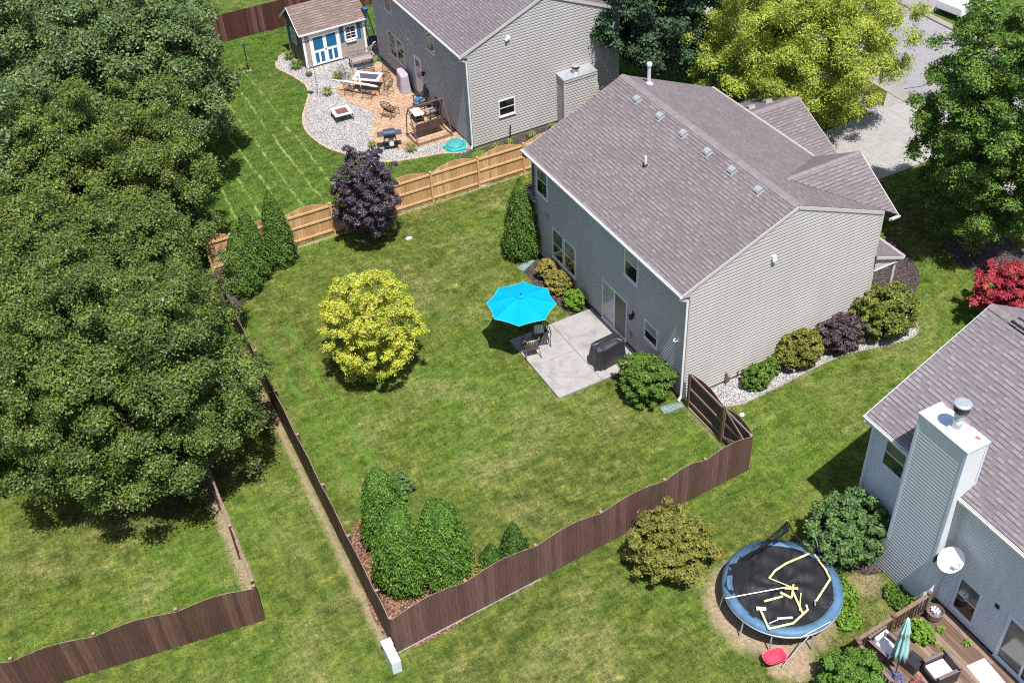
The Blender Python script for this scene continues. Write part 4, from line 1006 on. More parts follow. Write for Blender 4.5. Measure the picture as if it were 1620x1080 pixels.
NF = thing('wooden_fence', 'dark weathered brown picket fence with a corner post in the lower left neighbouring yard', 'fence')
L = math.hypot(8.6, 1.40)
fence(NF, (-17.12, -1.38), (-25.72, 0.02), [0.05, 2.45, 4.90, 7.3, L], ('fence_brown_worn', 'fence_top'), inner=-1, h=1.66, arch=.17, post_h=1.74, seed=6)
fence(NF, (-17.10, -1.33), (-16.60, 12.4), [0.25, 2.75, 5.2, 7.6, 10.1, 12.6], ('fence_brown_worn', 'fence_top'), inner=1, h=1.66, arch=.12, post_h=1.72, rail_mat='fence_top', seed=7)

CF = thing('cedar_fence', 'golden new cedar fence with arched panels between the main yard and the paver patio yard', 'fence')
fence(CF, (-13.1, 17.55), (5.2, 17.13), [0.1, 1.2, 3.45, 5.87, 8.40, 10.86, 13.31, 15.76, 18.2], ('cedar', 'cedar_rail'), inner=-1, h=1.58, arch=.28, post_h=1.68, rails=(.20, .88, 1.50), rail_mat='cedar_rail', seed=8)

RF = thing('wooden_fence', 'dark red brown plank fence behind the shed at the top left', 'fence')
fence(RF, (-16.0, 39.62), (9.0, 39.15), [0.1, 2.5, 4.9, 7.3, 9.7, 12.1, 14.5, 16.9, 19.3, 21.7, 24.9], ('fence_red', 'fence_top'), inner=1, h=1.72, arch=0.05, flat=True, seed=9)

# ================================================================== SHED
S = thing('shed', 'small garden shed with blue and white double doors on the white gravel', 'shed', (0, 0, 0))
x0, x1, y0, y1 = -2.57, 1.22, 33.28, 35.95
sg = [(y0, .08), (y1, .08), (y1, 2.24), (34.62, 3.22), (y0, 2.24)]
mb = MB(); mb.slab([(x0, y, z) for y, z in sg], (1, 0, 0), .05); mb.slab([(x1 - .05, y, z) for y, z in sg], (1, 0, 0), .05); mb.bb((x0 + .05, y1 - .04, .08), (x1 - .05, y1, 2.2)); mb.build('side_wall', 'shed_side', S)
mb = MB(); mb.bb((x0 + .052, y0, .08), (x1 - .052, y0 + .04, 2.22)); mb.build('front_wall', 'shed_panel', S)
mb = MB(); mb.bb((x0, y0 + .01, -.02), (x1, y1 - .01, .078)); mb.build('floor_frame', 'dark_iron', S)
mb = MB(); sl = (3.32 - 2.24) / (34.62 - 33.08)
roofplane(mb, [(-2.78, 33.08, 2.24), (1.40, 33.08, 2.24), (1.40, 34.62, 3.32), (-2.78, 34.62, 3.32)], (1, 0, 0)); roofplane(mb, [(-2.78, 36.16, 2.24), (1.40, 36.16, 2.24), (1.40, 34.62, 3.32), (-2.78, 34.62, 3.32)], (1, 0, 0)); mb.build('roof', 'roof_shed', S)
for a, b in (((-2.79, 33.08, 2.17), (-2.79, 34.62, 3.24)), ((-2.79, 36.16, 2.17), (-2.79, 34.62, 3.24)), ((-2.78, 33.07, 2.16), (1.40, 33.07, 2.16))):
    mb = MB(); beam(mb, a, b, .03, .10); mb.build('fascia', 'trim_white', S)
for x in (x0, x1 - .12):
    mb = MB(); mb.bb((x, y0 - .025, .06), (x + .13, y0 - .001, 2.18)); mb.build('corner_trim', 'vinyl_white', S)
mb = MB(); mb.bb((x0 - .025, y1 - .09, .06), (x0 - .001, y1, 2.1)); mb.build('corner_trim', 'vinyl_white', S)
ps = Pl((0, y0, 0), (1, 0, 0), (0, -1, 0))
mb = MB(); ps.box(mb, -2.17, -2.06, .1, 1.90, .001, .035); ps.box(mb, -.48, -.37, .1, 1.90, .001, .035); ps.box(mb, -2.22, -.33, 1.901, 2.06, .001, .04); mb.build('door_frame', 'vinyl_white', S)
for (a, b) in ((-2.055, -1.28), (-1.27, -.485)):
    mb = MB(); ps.box(mb, a, b, .12, 1.89, .001, .025); dr = mb.build('door', 'vinyl_white', S)
    mb = MB(); ps.box(mb, a + .10, b - .10, 1.02, 1.78, .026, .032); mb.build('door_panel', 'door_blue', dr)
    for q in (0, 1):
        m_ = (a + b) / 2; mb = MB(); ps.box(mb, a + .12 if q == 0 else m_ + .06, m_ - .06 if q == 0 else b - .12, .25, .86, .026, .032); mb.build('door_panel', 'door_blue', dr)
mb = MB(); ps.box(mb, -1.31, -1.24, .95, .99, .033, .06); mb.build('latch', 'black_metal', S)
def grid_window(pl, a0, a1, z0, z1, par, cols=2, rows=4):
    mb = MB(); pl.box(mb, a0, a1, z0, z0 + .09, 0.001, .04); pl.box(mb, a0, a1, z1 - .09, z1, 0.001, .04); pl.box(mb, a0, a0 + .09, z0 + .09, z1 - .09, .001, .04); pl.box(mb, a1 - .09, a1, z0 + .09, z1 - .09, .001, .04)
    for i in range(1, cols): a = a0 + (a1 - a0) * i / cols; pl.box(mb, a - .012, a + .012, z0 + .09, z1 - .09, .001, .034)
    for i in range(1, rows): z = z0 + .09 + (z1 - z0 - .18) * i / rows; pl.box(mb, a0 + .09, a1 - .09, z - (.02 if i == rows // 2 else .010), z + (.02 if i == rows // 2 else .010), .001, .032)
    f = mb.build('window', 'vinyl_white', par); mb = MB(); pl.box(mb, a0 + .092, a1 - .092, z0 + .092, z1 - .092, .001, .018); mb.build('pane', 'glass_dark', f)
grid_window(ps, -.06, .70, 1.08, 1.95, S)
for a in (-.30, .74):
    mb = MB(); ps.box(mb, a, a + .20, 1.06, 1.98, .001, .03); mb.build('shutter', 'door_blue', S)
mb = MB(); ps.box(mb, .0, .62, .98, 1.02, .001, .09); mb.build('sill', 'vinyl_white', S)
pz = Pl((x0, 0, 0), (0, 1, 0), (-1, 0, 0)); grid_window(pz, 34.28, 35.10, 1.08, 1.95, S, 2, 2)
for a in (34.06, 35.12):
    mb = MB(); pz.box(mb, a, a + .18, 1.06, 1.97, .001, .03); mb.build('shutter', 'door_blue', S)

# ================================================================== PATIO OF THE MAIN HOUSE
def parasol(name, label, loc, r, hub, rim, canvas, hem, drop=0.0):
    t = thing(name, label, 'parasol', loc); n = 8; ph = R(12)
    mb = MB(); rows = [(0.0, hub), (.12, hub - .025), (.5, hub + (rim - hub) * .47 + .02), (1.0, rim)]
    k = 6; vs = []; m = n * k
    for fr, z in rows[1:]:
        for i in range(n):
            for j in range(k):
                a = ph + 2 * PI * (i + j / k) / n; u = j / k
                sag = math.cos(PI / n) / math.cos((u - .5) * 2 * PI / n) if True else 1
                rr = r * fr * (sag * (1 - .045 * fr * math.sin(PI * u)) if fr > .2 else 1)
                vs.append((rr * math.cos(a), rr * math.sin(a), z - .05 * fr * math.sin(PI * u) * (1 if fr < .9 else .3)))
    vs.append((0, 0, hub)); c = len(vs) - 1
    fs = [(c, i, (i + 1) % m) for i in range(m)] + [(q * m + i, (q + 1) * m + i, (q + 1) * m + (i + 1) % m, q * m + (i + 1) % m) for q in range(2) for i in range(m)]
    mb.add(vs, fs); ca = mb.build('canopy', canvas, t, smooth=False)
    so = ca.modifiers.new('solid', 'SOLIDIFY'); so.thickness = .006
    mb = MB(); rim_pts = [Vector(v) for v in vs[2 * m:3 * m]]; mb.tube(rim_pts, .012, 5, closed=True); mb.build('hem', hem, ca)
    mb = MB(); mb.lathe((0, 0, hub - .01), [(.17, -.015), (.18, 0.01), (.10, .05), (.03, .075), (.0001, .08)], 16); mb.build('top_vent', canvas, ca)
    mb = MB(); mb.lathe((0, 0, hub + .065), [(.035, 0), (.03, .04), (.0001, .06)], 10); mb.build('finial', 'black_metal', ca)
    mb = MB()
    mb.tube([(0, 0, .05), (0, 0, hub)], .022, 10); mb.build('pole', 'dark_iron', t)
    for i in range(n):
        a = ph + 2 * PI * i / n; mb = MB(); beam(mb, (0, 0, hub - .05), (r * .98 * math.cos(a), r * .98 * math.sin(a), rim - .03), .015, .02); mb.build('rib', 'dark_iron', t)
    mb = MB(); mb.lathe((0, 0, 0), [(.26, 0), (.27, .03), (.12, .07), (.04, .10), (.035, .32)], 20); mb.build('base', 'dark_iron', t)
    return t
parasol('parasol', 'open turquoise octagonal parasol standing at the corner of the concrete patio', (-3.62, 5.93, .0), 1.38, 2.58, 2.20, 'cyan_canvas', 'cyan_hem')

def slat_chair(name, label, loc, rz, seat='brown_metal', back='brown_metal', s=1.0, group=None):
    """rounded-back patio armchair facing local +y"""
    t = thing(name, label, 'chair', loc, rz, group)
    mb = MB()
    for i in range(9): mb.bb((-.27 + i * .0605, -.24, .40), (-.22 + i * .0605, .27, .42))
    mb.bb((-.28, .27, .385), (.28, .30, .425)); mb.bb((-.28, -.27, .385), (.28, -.24, .425)); mb.build('seat', 'dark_iron', t)
    mb = MB(); k = 9
    for i in range(k):
        a = R(-150 + 120 * i / (k - 1)); x, y = .31 * math.cos(a), .31 * math.sin(a) + .02
        beam(mb, (x * .92, y * .92, .42), (x * 1.08, y * 1.12, .84 + .03 * math.sin(PI * i / (k - 1))), .05, .014, up=(x, y, 0))
    mb.tube([(.35 * math.cos(R(a)), .36 * math.sin(R(a)) + .02, .85 + .03 * math.sin(PI * (a + 160) / 140)) for a in range(-160, -19, 14)], .022, 8); mb.build('backrest', back, t)
    for sx in (-1, 1):
        mb = MB(); mb.tube([(sx * .33, -.12, .72), (sx * .36, .10, .66), (sx * .35, .30, .62)], [.022, .028, .022], 8); mb.build('armrest', back, t)
        mb = MB(); mb.tube([(sx * .35, .28, .62), (sx * .31, .27, .40), (sx * .33, .33, .0)], .017, 8); mb.build('leg', back, t)
        mb = MB(); mb.tube([(sx * .27, -.24, .42), (sx * .31, -.42, .0)], .017, 8); mb.build('leg', back, t)
    return t
slat_chair('patio_chair', 'dark metal patio armchair with sunlit curved back, nearest the lawn side of the concrete patio', (-3.62, 5.28, .09), R(-12), back='wicker_light')
slat_chair('patio_chair', 'dark metal patio armchair half under the turquoise parasol, beside the patio joint', (-2.95, 5.62, .09), R(160), back='dark_iron')
def pillow(name, label, loc, rz, mat, w=.42, h=.40, tilt=-65, d=.12):
    mb = MB(); n = 8; vs = []
    for sgn in (1, -1):
        for i in range(n + 1):
            for j in range(n + 1):
                u, v = i / n * 2 - 1, j / n * 2 - 1; e = (1 - u ** 4) * (1 - v ** 4)
                vs.append((u * w / 2 * (1 - .06 * v * v), sgn * d / 2 * e ** .6, v * h / 2 * (1 - .06 * u * u)))
    q = (n + 1) ** 2; fs = []
    for i in range(n):
        for j in range(n):
            a = i * (n + 1) + j; fs.append((a, a + n + 1, a + n + 2, a + 1)); fs.append((q + a, q + a + 1, q + a + n + 2, q + a + n + 1))
    mb.add(vs, fs); o = mb.build(name, mat, smooth=True); o.location = loc; o.rotation_euler = (R(tilt + 65), 0, rz)
    return tag(o, label, 'pillow')
pillow('pillow', 'striped green and cream pillow in the sunlit backed patio chair', (-3.66, 5.17, .70), R(-12), 'striped_fabric', tilt=-47)
pillow('pillow', 'striped pillow in the patio chair half under the parasol', (-2.98, 5.76, .72), R(160), 'striped_fabric', tilt=-47)

def draped(name, label, cat, loc, rz, L, W, H, mat, top_w=.75, seed=1, ridge=0.14, group=None):
    """cover draped over a barbecue: rounded top, pleated skirt"""
    rd = random.Random(seed); mb = MB(); n = 72; rows = 9; vs = []
    ph = [rd.uniform(0, 6.28) for _ in range(5)]
    for r in range(rows):
        f = r / (rows - 1); z = H * (1 - f)
        for j in range(n):
            a = 2 * PI * j / n; c, s_ = math.cos(a), math.sin(a)
            ex = 2.0 / 5.0; x = math.copysign(abs(c) ** ex, c); y = math.copysign(abs(s_) ** ex, s_)
            wav = (math.sin(a * 11 + ph[0]) * .5 + math.sin(a * 17 + ph[1]) * .35 + math.sin(a * 7 + ph[2]) * .4) * .085 * (f ** .9)
            sc = .86 + .14 * f ** .7 + wav
            zz = z + (0.02 * math.sin(a * 9 + ph[3]) if r == rows - 1 else 0) + (H * 0)
            vs.append((x * L / 2 * sc, y * W / 2 * (top_w + (1 - top_w) * f + wav), max(.005, zz)))
    # domed top
    base = len(vs); 
    for k_, sc_ in enumerate((.93, .72, .40)):
        for j in range(n):
            x, y, z = vs[j]; hump = ridge * (1 - (sc_) ** 2) * (1 if abs(x) < L * .42 else .6)
            vs.append((x * (sc_ * .5 + .5) if k_ < 2 else x * .62, y * sc_, H + hump * .9 + .015 * math.sin(j * .7)))
    fs = [(r * n + j, (r + 1) * n + j, (r + 1) * n + (j + 1) % n, r * n + (j + 1) % n) for r in range(rows - 1) for j in range(n)]
    rings = [0, base, base + n, base + 2 * n]
    for a, b in zip(rings, rings[1:]): fs += [(a + j, a + (j + 1) % n, b + (j + 1) % n, b + j) for j in range(n)]
    fs.append(tuple(rings[-1] + j for j in range(n)))
    mb.add(vs, fs); t = thing(name, label, cat, loc, rz, group); mb.build('cover', mat, t, smooth=True)
    mb = MB(); mb.tube([(L * .40 * -1, 0, H + ridge * .75), (-.1, 0, H + ridge * .9), (L * .40, 0, H + ridge * .75)], .012, 5); mb.build('seam', mat, t)
    return t
draped('covered_barbecue', 'barbecue under a black vinyl cover on the concrete patio', 'barbecue', (-1.25, 3.38, .09), R(4), 1.48, .86, .92, 'black_vinyl', seed=4, ridge=.12)

def splash(label, loc, rz, mat='splash_green'):
    mb = MB(); mb.slab([(-.42, -.13, .03), (.42, -.18, .015), (.42, .18, .015), (-.42, .13, .03)], (0, 0, -1), .03)
    mb.slab([(-.42, -.15, .09), (.42, -.20, .05), (.42, -.17, .05), (-.42, -.12, .09)], (0, 0, -1), .08); mb.slab([(-.42, .12, .09), (.42, .17, .05), (.42, .20, .05), (-.42, .15, .09)], (0, 0, -1), .08)
    o = mb.build('splash_block', mat); o.location = loc; o.rotation_euler = (0, 0, rz); return tag(o, label, 'splash block', 'downspout splash blocks')
splash('pale green splash block under the downspout beside the brown fence', (-.55, -.13, 0), R(172))
splash('grey green splash block at the foot of the tall cone shrub by the house wall', (-.9, 10.55, 0), R(200))
splash('splash block under the downspout behind the teal sandbox', (1.1, 20.32, 0), R(190), 'grey_slate')

# utility box outside the fence corner
t = thing('utility_box', 'pale grey utility pedestal box outside the corner of the brown fence', 'utility box', (-14.22, -4.88, 0), R(-2))
mb = MB(); mb.slab([(-.15, .42, .0), (.15, .42, .0), (.15, .40, .62), (-.15, .40, .62)], (0, -1, 0), .86); mb.build('cabinet', 'utility_white', t, bevel=.02)
mb = MB(); mb.bb((-.165, .15, .62), (.165, .43, .665)); mb.build('lid', 'vinyl_white', t, bevel=.012)
mb = MB(); mb.box((0, .0, .0), (.1, .1, .05)); 
t = tag(MB().lathe((0, 0, 0), [(.10, 0), (.09, .03), (.0001, .05)], 14).build('cleanout_cap', 'white_plastic'), 'small white cap lying in the grass outside the gate', 'cap'); t.location = (1.45, -1.75, 0)
mb = MB(); mb.lathe((0, 0, 0), [(.13, 0), (.12, .03), (.0001, .05)], 12, sx=1.3, sy=.8); t = mb.build('ground_cap', 'white_plastic'); t.location = (-4.47, 15.18, 0); tag(t, 'small white cap in the lawn to the right of the purple tree', 'cap')
mb = MB(); mb.box((0, 0, .03), (.30, .22, .05)); t = mb.build('post_footing', 'kerb_concrete'); t.location = (.38, 17.12, 0); tag(t, 'small concrete lump at the foot of a cedar fence post', 'footing')

# ================================================================== TRAMPOLINE
T = thing('trampoline', 'round trampoline with blue edge pad, its net collapsed onto the black mat', 'trampoline', (-2.68, -9.10, 0))
RT, HT = 1.86, .86
rd = random.Random(11)
def ring(mb, r0, z0, r1, z1, n=96, wob=0.0, a0=0, a1=2 * PI, ph=0):
    vs = []; cl = abs(a1 - a0 - 2 * PI) < 1e-6; m = n if cl else n + 1
    for j in range(m):
        a = a0 + (a1 - a0) * j / n; w1 = wob * math.sin(a * 13 + ph) + wob * .7 * math.sin(a * 29 + ph * 2)
        vs += [(r0 * math.cos(a), r0 * math.sin(a), z0 + w1 * .6), ((r0 + r1) / 2 * math.cos(a), (r0 + r1) / 2 * math.sin(a), (z0 + z1) / 2 + .022 + w1), (r1 * math.cos(a) * (1 + w1 * .3), r1 * math.sin(a) * (1 + w1 * .3), z1 + w1)]
    fs = []
    for j in range(n):
        i0 = 3 * j; i1 = 3 * ((j + 1) % m); fs += [(i0, i0 + 1, i1 + 1, i1), (i0 + 1, i0 + 2, i1 + 2, i1 + 1)]
    mb.add(vs, fs)
mb = MB(); ring(mb, RT - .02, HT - .05, RT - .32, HT + .01, wob=.008); pad = mb.build('edge_pad', 'tramp_blue', T, smooth=True); so = pad.modifiers.new('s', 'SOLIDIFY'); so.thickness = .03
mb = MB(); vs = [(0, 0, HT - .07)]; n = 64; rr = [.3, .7, 1.1, 1.4, RT - .27]
for q, r_ in enumerate(rr):
    for j in range(n):
        a = 2 * PI * j / n; vs.append((r_ * math.cos(a), r_ * math.sin(a), HT - .07 + .05 * (r_ / RT) ** 2 + .012 * math.sin(a * 6 + r_ * 5)))
fs = [(0, 1 + j, 1 + (j + 1) % n) for j in range(n)] + [(1 + q * n + j, 1 + (q + 1) * n + j, 1 + (q + 1) * n + (j + 1) % n, 1 + q * n + (j + 1) % n) for q in range(4) for j in range(n)]
mb.add(vs, fs); mb.build('mat', 'tramp_mat', T, smooth=True)
mb = MB(); mb.tube([(RT * .985 * math.cos(2 * PI * j / 64), RT * .985 * math.sin(2 * PI * j / 64), HT - .09) for j in range(64)], .03, 8, closed=True); mb.build('frame_ring', 'galvanised', T)
for a in (20, 65, 110, 155, 192, 222, 262, 306, 345):
    ca, sa = math.cos(R(a)), math.sin(R(a)); mb = MB(); mb.tube([(RT * .97 * ca, RT * .97 * sa, HT - .09), (RT * 1.02 * ca, RT * 1.02 * sa, 0.0)], .024, 8); mb.build('leg', 'galvanised', T)
# dark net sheet rumpled over the mat: radial folds rising to a peak at the far side
mb = MB(); n = 60; m = 22; vs = []
pk = Vector((.98, 1.25))
for i in range(m):
    f = i / (m - 1)
    for j in range(n):
        a = 2 * PI * j / n; r_ = f * (RT - .30 - .06 * math.sin(a * 3)); x, y = r_ * math.cos(a), r_ * math.sin(a)
        fold = .022 * math.sin(a * 9 + 3 * f) + .018 * math.sin(x * 9 + y * 5) + .014 * math.sin(x * 15 - y * 11)
        d = (Vector((x, y)) - Vector((-.9, .55))).length
        vs.append((x, y, HT + .028 + fold + .10 * math.exp(-d * d * 5) + .06 * math.exp(-((x + .2) ** 2 * 9 + (y + .1) ** 2 * 3))))
fs = [(i * n + j, (i + 1) * n + j, (i + 1) * n + (j + 1) % n, i * n + (j + 1) % n) for i in range(m - 1) for j in range(n)]
mb.add(vs, fs); mb.build('fallen_net', 'tramp_mat', T, smooth=False)
# net hanging between the peak pole and the rim: fine cords
mb = MB(); top = Vector((.90, 1.12, 2.30)); rd = random.Random(2)
rim = lambda a, r=RT - .1: Vector((r * math.cos(R(a)), r * math.sin(R(a)), HT + .03))
for i in range(46):
    a = 160 - i * 4.0; p = rim(a); mid = (p + top) / 2 + Vector((rd.uniform(-.05, .05), rd.uniform(-.05, .05), -.30 - rd.uniform(0, .1)))
    mb.tube([top, (top * 2 + mid) / 3 + Vector((0, 0, -.08)), mid, (mid + p) / 2 + Vector((0, 0, -.06)), p], .0045, 3, cap=False)
for f in [.12 + .08 * q for q in range(11)]:
    pts = []
    for i in range(0, 46, 2):
        a = 160 - i * 4.0; p = rim(a); pts.append(top.lerp(p, f) + Vector((0, 0, -.34 * math.sin(PI * f) - .02 * math.sin(i))))
    mb.tube(pts, .004, 3, cap=False)
mb.build('net', 'net_dark', T)
mb = MB(); mb.add([rim(112, 1.2) + Vector((0, 0, .30)), rim(122, 1.75), rim(150, 1.80), rim(176, 1.62), rim(170, 1.25), rim(140, 1.05) + Vector((0, 0, .22))], [(0, 1, 2, 3, 4, 5)])
mb.add([top, top + Vector((-.22, -.10, -.42)), rim(118, 1.5), rim(104, 1.55), top + Vector((.02, -.14, -.40))], [(0, 1, 2, 3, 4)])
mb.add([rim(118, 1.5), rim(140, 1.35), Vector((-.95, .65, HT + .22)), Vector((-.2, .75, HT + .12)), rim(104, 1.3)], [(0, 1, 2, 3, 4)]); nb = mb.build('net_bunch', 'net_dark', T); so = nb.modifiers.new('s', 'SOLIDIFY'); so.thickness = .01
for pts in ([(.98, 1.62, .2), (.96, 1.35, 1.4), top], [(1.80, .42, HT), (1.72, .50, 1.35), (1.60, .62, 1.75)], [(1.84, -.15, HT), (1.90, .0, 1.15), (2.0, .1, 1.35)]):
    mb = MB(); mb.tube(pts, .02, 8); mb.build('net_pole', 'galvanised', T)
def at_tramp(px, z): return px
def foam(pts, r=.035, m='foam_yellow', name='foam_sleeve'):
    mb = MB(); mb.tube(pts, r, 8); mb.build(name, m, T)
Z = HT + .12
def P3(l, z=.0): return [(x, y, Z + z) for x, y in l]
for l in ([(1.49, .49), (.59, .56), (.10, .51), (-.24, .37)], [(1.56, .37), (1.48, -.27), (1.36, -.61), (.45, -1.03)], [(-1.20, -.43), (-1.41, -1.10)], [(-1.41, -1.10), (-.66, -1.31), (.03, -1.15), (.10, -1.0)], [(.10, -.30), (-.18, -1.15)], [(-.91, -.24), (-.31, -.38)]): foam(P3(l))
foam(P3([(-.24, .37), (.24, -.42)], .01), .018); foam(P3([(-.30, -.25), (-.13, -.58)], .03), .04); foam(P3([(.25, -.41), (-.10, -.20)], .05), .035); foam(P3([(-.13, -.58), (.22, -.23)], .06), .03); foam(P3([(.23, -.58), (-.22, -1.06)], .03), .018)
foam(P3([(-.97, -.94), (-.55, -1.14)]), .035, 'foam_white'); foam(P3([(-1.28, -.33), (-1.04, -.49)]), .06, 'foam_white'); foam(P3([(-1.29, -.95), (-.97, -.98)]), .015, 'foam_white')
for pts in ([(-1.84, .48, HT + .06), (-.02, -.23, Z + .10)], [(-.50, -1.86, HT + .02), (-1.45, -1.93, .12)], [(.45, -.98, Z), (.32, -1.15, Z)], [(-.77, -1.76, HT), (.40, -1.78, HT + .02)]):
    mb = MB(); mb.tube(pts, .021, 8); mb.build('loose_pole', 'galvanised', T)

W = thing('toy_wheelbarrow', 'pink toy wheelbarrow on the bare soil next to the trampoline', 'toy', (-4.22, -10.72, 0), R(-8))
mb = MB(); n = 24; prof = []
def tub(sc, z):
    out = []
    for j in range(n):
        a = 2 * PI * j / n; c, s_ = math.cos(a), math.sin(a)
        x = (.36 if c > 0 else .33) * math.copysign(abs(c) ** (.35 if c > 0 else .9), c); y = .235 * math.copysign(abs(s_) ** (.5), s_)
        out.append((x * sc, y * sc, z))
    return out
rings = [tub(.62, .12), tub(1.0, .33), tub(1.06, .34), tub(1.06, .32)]
vs = [v for r_ in rings for v in r_]; fs = [(q * n + j, q * n + (j + 1) % n, (q + 1) * n + (j + 1) % n, (q + 1) * n + j) for q in range(3) for j in range(n)]
fs.append(tuple(reversed(range(n)))); mb.add(vs, fs); mb.build('tub', 'pink_plastic', W)
mb = MB(); rings = [tub(.58, .15), tub(.96, .345)]; vs = [v for r_ in rings for v in r_]; mb.add(vs, [(j, n + j, n + (j + 1) % n, (j + 1) % n) for j in range(n)] + [tuple(range(n))]); mb.build('tub_lining', 'red_inner', W)
for s_ in (-1, 1):
    mb = MB(); mb.tube([(-.20, s_ * .08, .12), (.30, s_ * .16, .14), (.58, s_ * .17, .22)], .014, 6); mb.build('handle', 'pink_plastic', W)
mb = MB(); mb.lathe((0, 0, -.03), [(.0001, 0), (.09, 0), (.10, .03), (.09, .06), (.0001, .06)], 16); m_ = Matrix.Translation((-.30, 0, .10)) @ Matrix.Rotation(PI / 2, 4, 'X'); mb.v = [tuple(m_ @ Vector(v)) for v in mb.v]; mb.build('wheel', 'black_vinyl', W)
t = thing('toy_bucket', 'small orange plastic toy lying under the olive shrub beside the bare soil', 'toy', (-3.22, -6.62, 0), .6)
mb = MB(); mb.slab([(-.12, -.08, .10), (.10, -.10, .12), (.14, .06, .10), (.0, .14, .08), (-.13, .08, .10)], (0, 0, -1), .09); mb.build('bucket_body', 'orange_plastic', t, bevel=.01); mb = MB(); mb.tube([(-.1, -.05, .1), (.0, 0, .22), (.1, .05, .1)], .010, 6); mb.build('handle', 'orange_plastic', t)

# ================================================================== DECK
DK = thing('deck', 'weathered brown wooden deck with slatted railing at the lower right', 'deck')
ZD = .10
dx0, dx1, dy0, dy1 = -2.12, 1.52, -17.2, -11.80
mb = MB(); x = dx0; rd = random.Random(4)
while x < dx1:
    y = dy1; 
    while y > dy0:
        l = rd.uniform(2.2, 3.6); yn = max(dy0, y - l); mb.bb((x, y - .003, ZD - .04), (min(x + .134, dx1), yn + .003, ZD + rd.uniform(-.002, .002))); y = yn
    x += .141
mb.build('floorboards', 'deck_wood', DK)
mb = MB(); mb.bb((dx0 - .03, dy0, -.05), (dx1, dy1 + .03, ZD - .045)); mb.build('skirt', 'rail_wood', DK)
def railing(p0, p1, posts):
    p0 = Vector((*p0, 0)); p1 = Vector((*p1, 0)); t = (p1 - p0).normalized(); L = (p1 - p0).length
    for s in posts:
        mb = MB(); q = p0 + t * s; mb.box((q.x, q.y, (ZD + 1.12) / 2), (.10, .10, 1.12 - ZD + .1), rz=math.atan2(t.y, t.x)); mb.box((q.x, q.y, 1.155), (.13, .13, .035), rz=math.atan2(t.y, t.x)); mb.build('railing_post', 'rail_wood', DK)
    for a, b in zip(posts, posts[1:]):
        mb = MB(); beam(mb, p0 + t * (a + .052) + Vector((0, 0, 1.06)), p0 + t * (b - .052) + Vector((0, 0, 1.06)), .12, .04); mb.build('handrail', 'deck_wood', DK)
        mb = MB(); beam(mb, p0 + t * (a + .052) + Vector((0, 0, .22)), p0 + t * (b - .052) + Vector((0, 0, .22)), .04, .08); mb.build('bottom_rail', 'rail_wood', DK)
        n = int((b - a - .1) / .135); mb = MB()
        for i in range(n):
            q = p0 + t * (a + .05 + (b - a - .1) * (i + .5) / n) - rot2(t) * .0; mb.box((q.x, q.y, .645), (.042, .042, .78), rz=math.atan2(t.y, t.x))
        mb.build('balusters', 'rail_wood', DK)
railing((.82, -11.72), (-2.17, -11.86), [.0, 1.50, 2.99])
railing((-2.19, -11.90), (-2.30, -17.1), [.10, 1.62, 3.2, 5.1])

def wicker_chair(label, loc, rz, cushion_back=True):
    """deep armchair facing local +y"""
    t = thing('wicker_armchair', label, 'armchair', loc, rz, 'wicker armchairs on the deck'); w, d = .74, .76
    mb = MB(); mb.bb((-w / 2 + .09, -d / 2 + .09, .16), (w / 2 - .09, d / 2, .32)); mb.build('seat', 'wicker', t, bevel=.01)
    mb = MB(); mb.bb((-w / 2, -d / 2, .06), (w / 2, -d / 2 + .085, .74)); mb.build('backrest', 'wicker', t, bevel=.012)
    for s_ in (-1, 1):
        mb = MB(); x0_ = s_ * (w / 2 - .085); mb.bb((min(x0_, s_ * w / 2), -d / 2 + .087, .06), (max(x0_, s_ * w / 2), d / 2, .60)); ar = mb.build('side_panel', 'wicker', t, bevel=.01)
        mb = MB(); mb.bb((min(x0_, s_ * w / 2) - .01, -d / 2 + .01, .602), (max(x0_, s_ * w / 2) + .01, d / 2 + .01, .63)); mb.build('armrest', 'wicker_light', ar, bevel=.006)
    mb = MB(); mb.bb((-w / 2 - .005, -d / 2 - .005, .742), (w / 2 + .005, -d / 2 + .09, .765)); mb.build('top_rail', 'wicker_light', t)
    for sx in (-1, 1):
        for sy in (-1, 1):
            mb = MB(); mb.bb((sx * (w / 2 - .06) - .02, sy * (d / 2 - .06) - .02, 0), (sx * (w / 2 - .06) + .02, sy * (d / 2 - .06) + .02, .06)); mb.build('leg', 'dark_iron', t)
    mb = MB(); mb.bb((-w / 2 + .095, -d / 2 + .10, .322), (w / 2 - .095, d / 2 - .02, .44)); mb.build('seat_cushion', 'cushion_white', t, bevel=.035)
    if cushion_back:
        mb = MB(); mb.box((0, -d / 2 + .17, .62), (w - .22, .13, .36), rx=R(-12)); mb.build('back_cushion', 'cushion_white', t, bevel=.04)
    return t
wicker_chair('wicker armchair with upright white back cushion beside the deck railing', (-1.27, -12.18, ZD), R(186))
wicker_chair('wicker armchair with one flat white cushion in the middle of the deck', (-.40, -13.60, ZD), R(84), False)
t = thing('side_table', 'dark wicker cube side table between the two armchairs on the deck', 'side table', (-.82, -12.95, ZD), R(10))
mb = MB(); mb.bb((-.23, -.23, .02), (.23, .23, .36)); mb.build('table_base', 'wicker', t, bevel=.01); mb = MB(); mb.bb((-.235, -.235, .362), (.235, .235, .385)); mb.build('tabletop', 'black_vinyl', t, bevel=.006)
t = thing('parasol', 'closed pale teal parasol leaning over the deck', 'parasol', (-1.57, -13.03, ZD)); ax = Vector((.31, .36, 2.32)).normalized()
mb = MB(); mb.tube([(0, 0, .0), ax * 2.42], .02, 8); mb.build('pole', 'dark_iron', t)
n = 40; prof = [(.03, 2.44), (.07, 2.38), (.10, 2.2), (.15, 1.95), (.17, 1.90), (.13, 1.86), (.17, 1.6), (.21, 1.2), (.24, .95)]
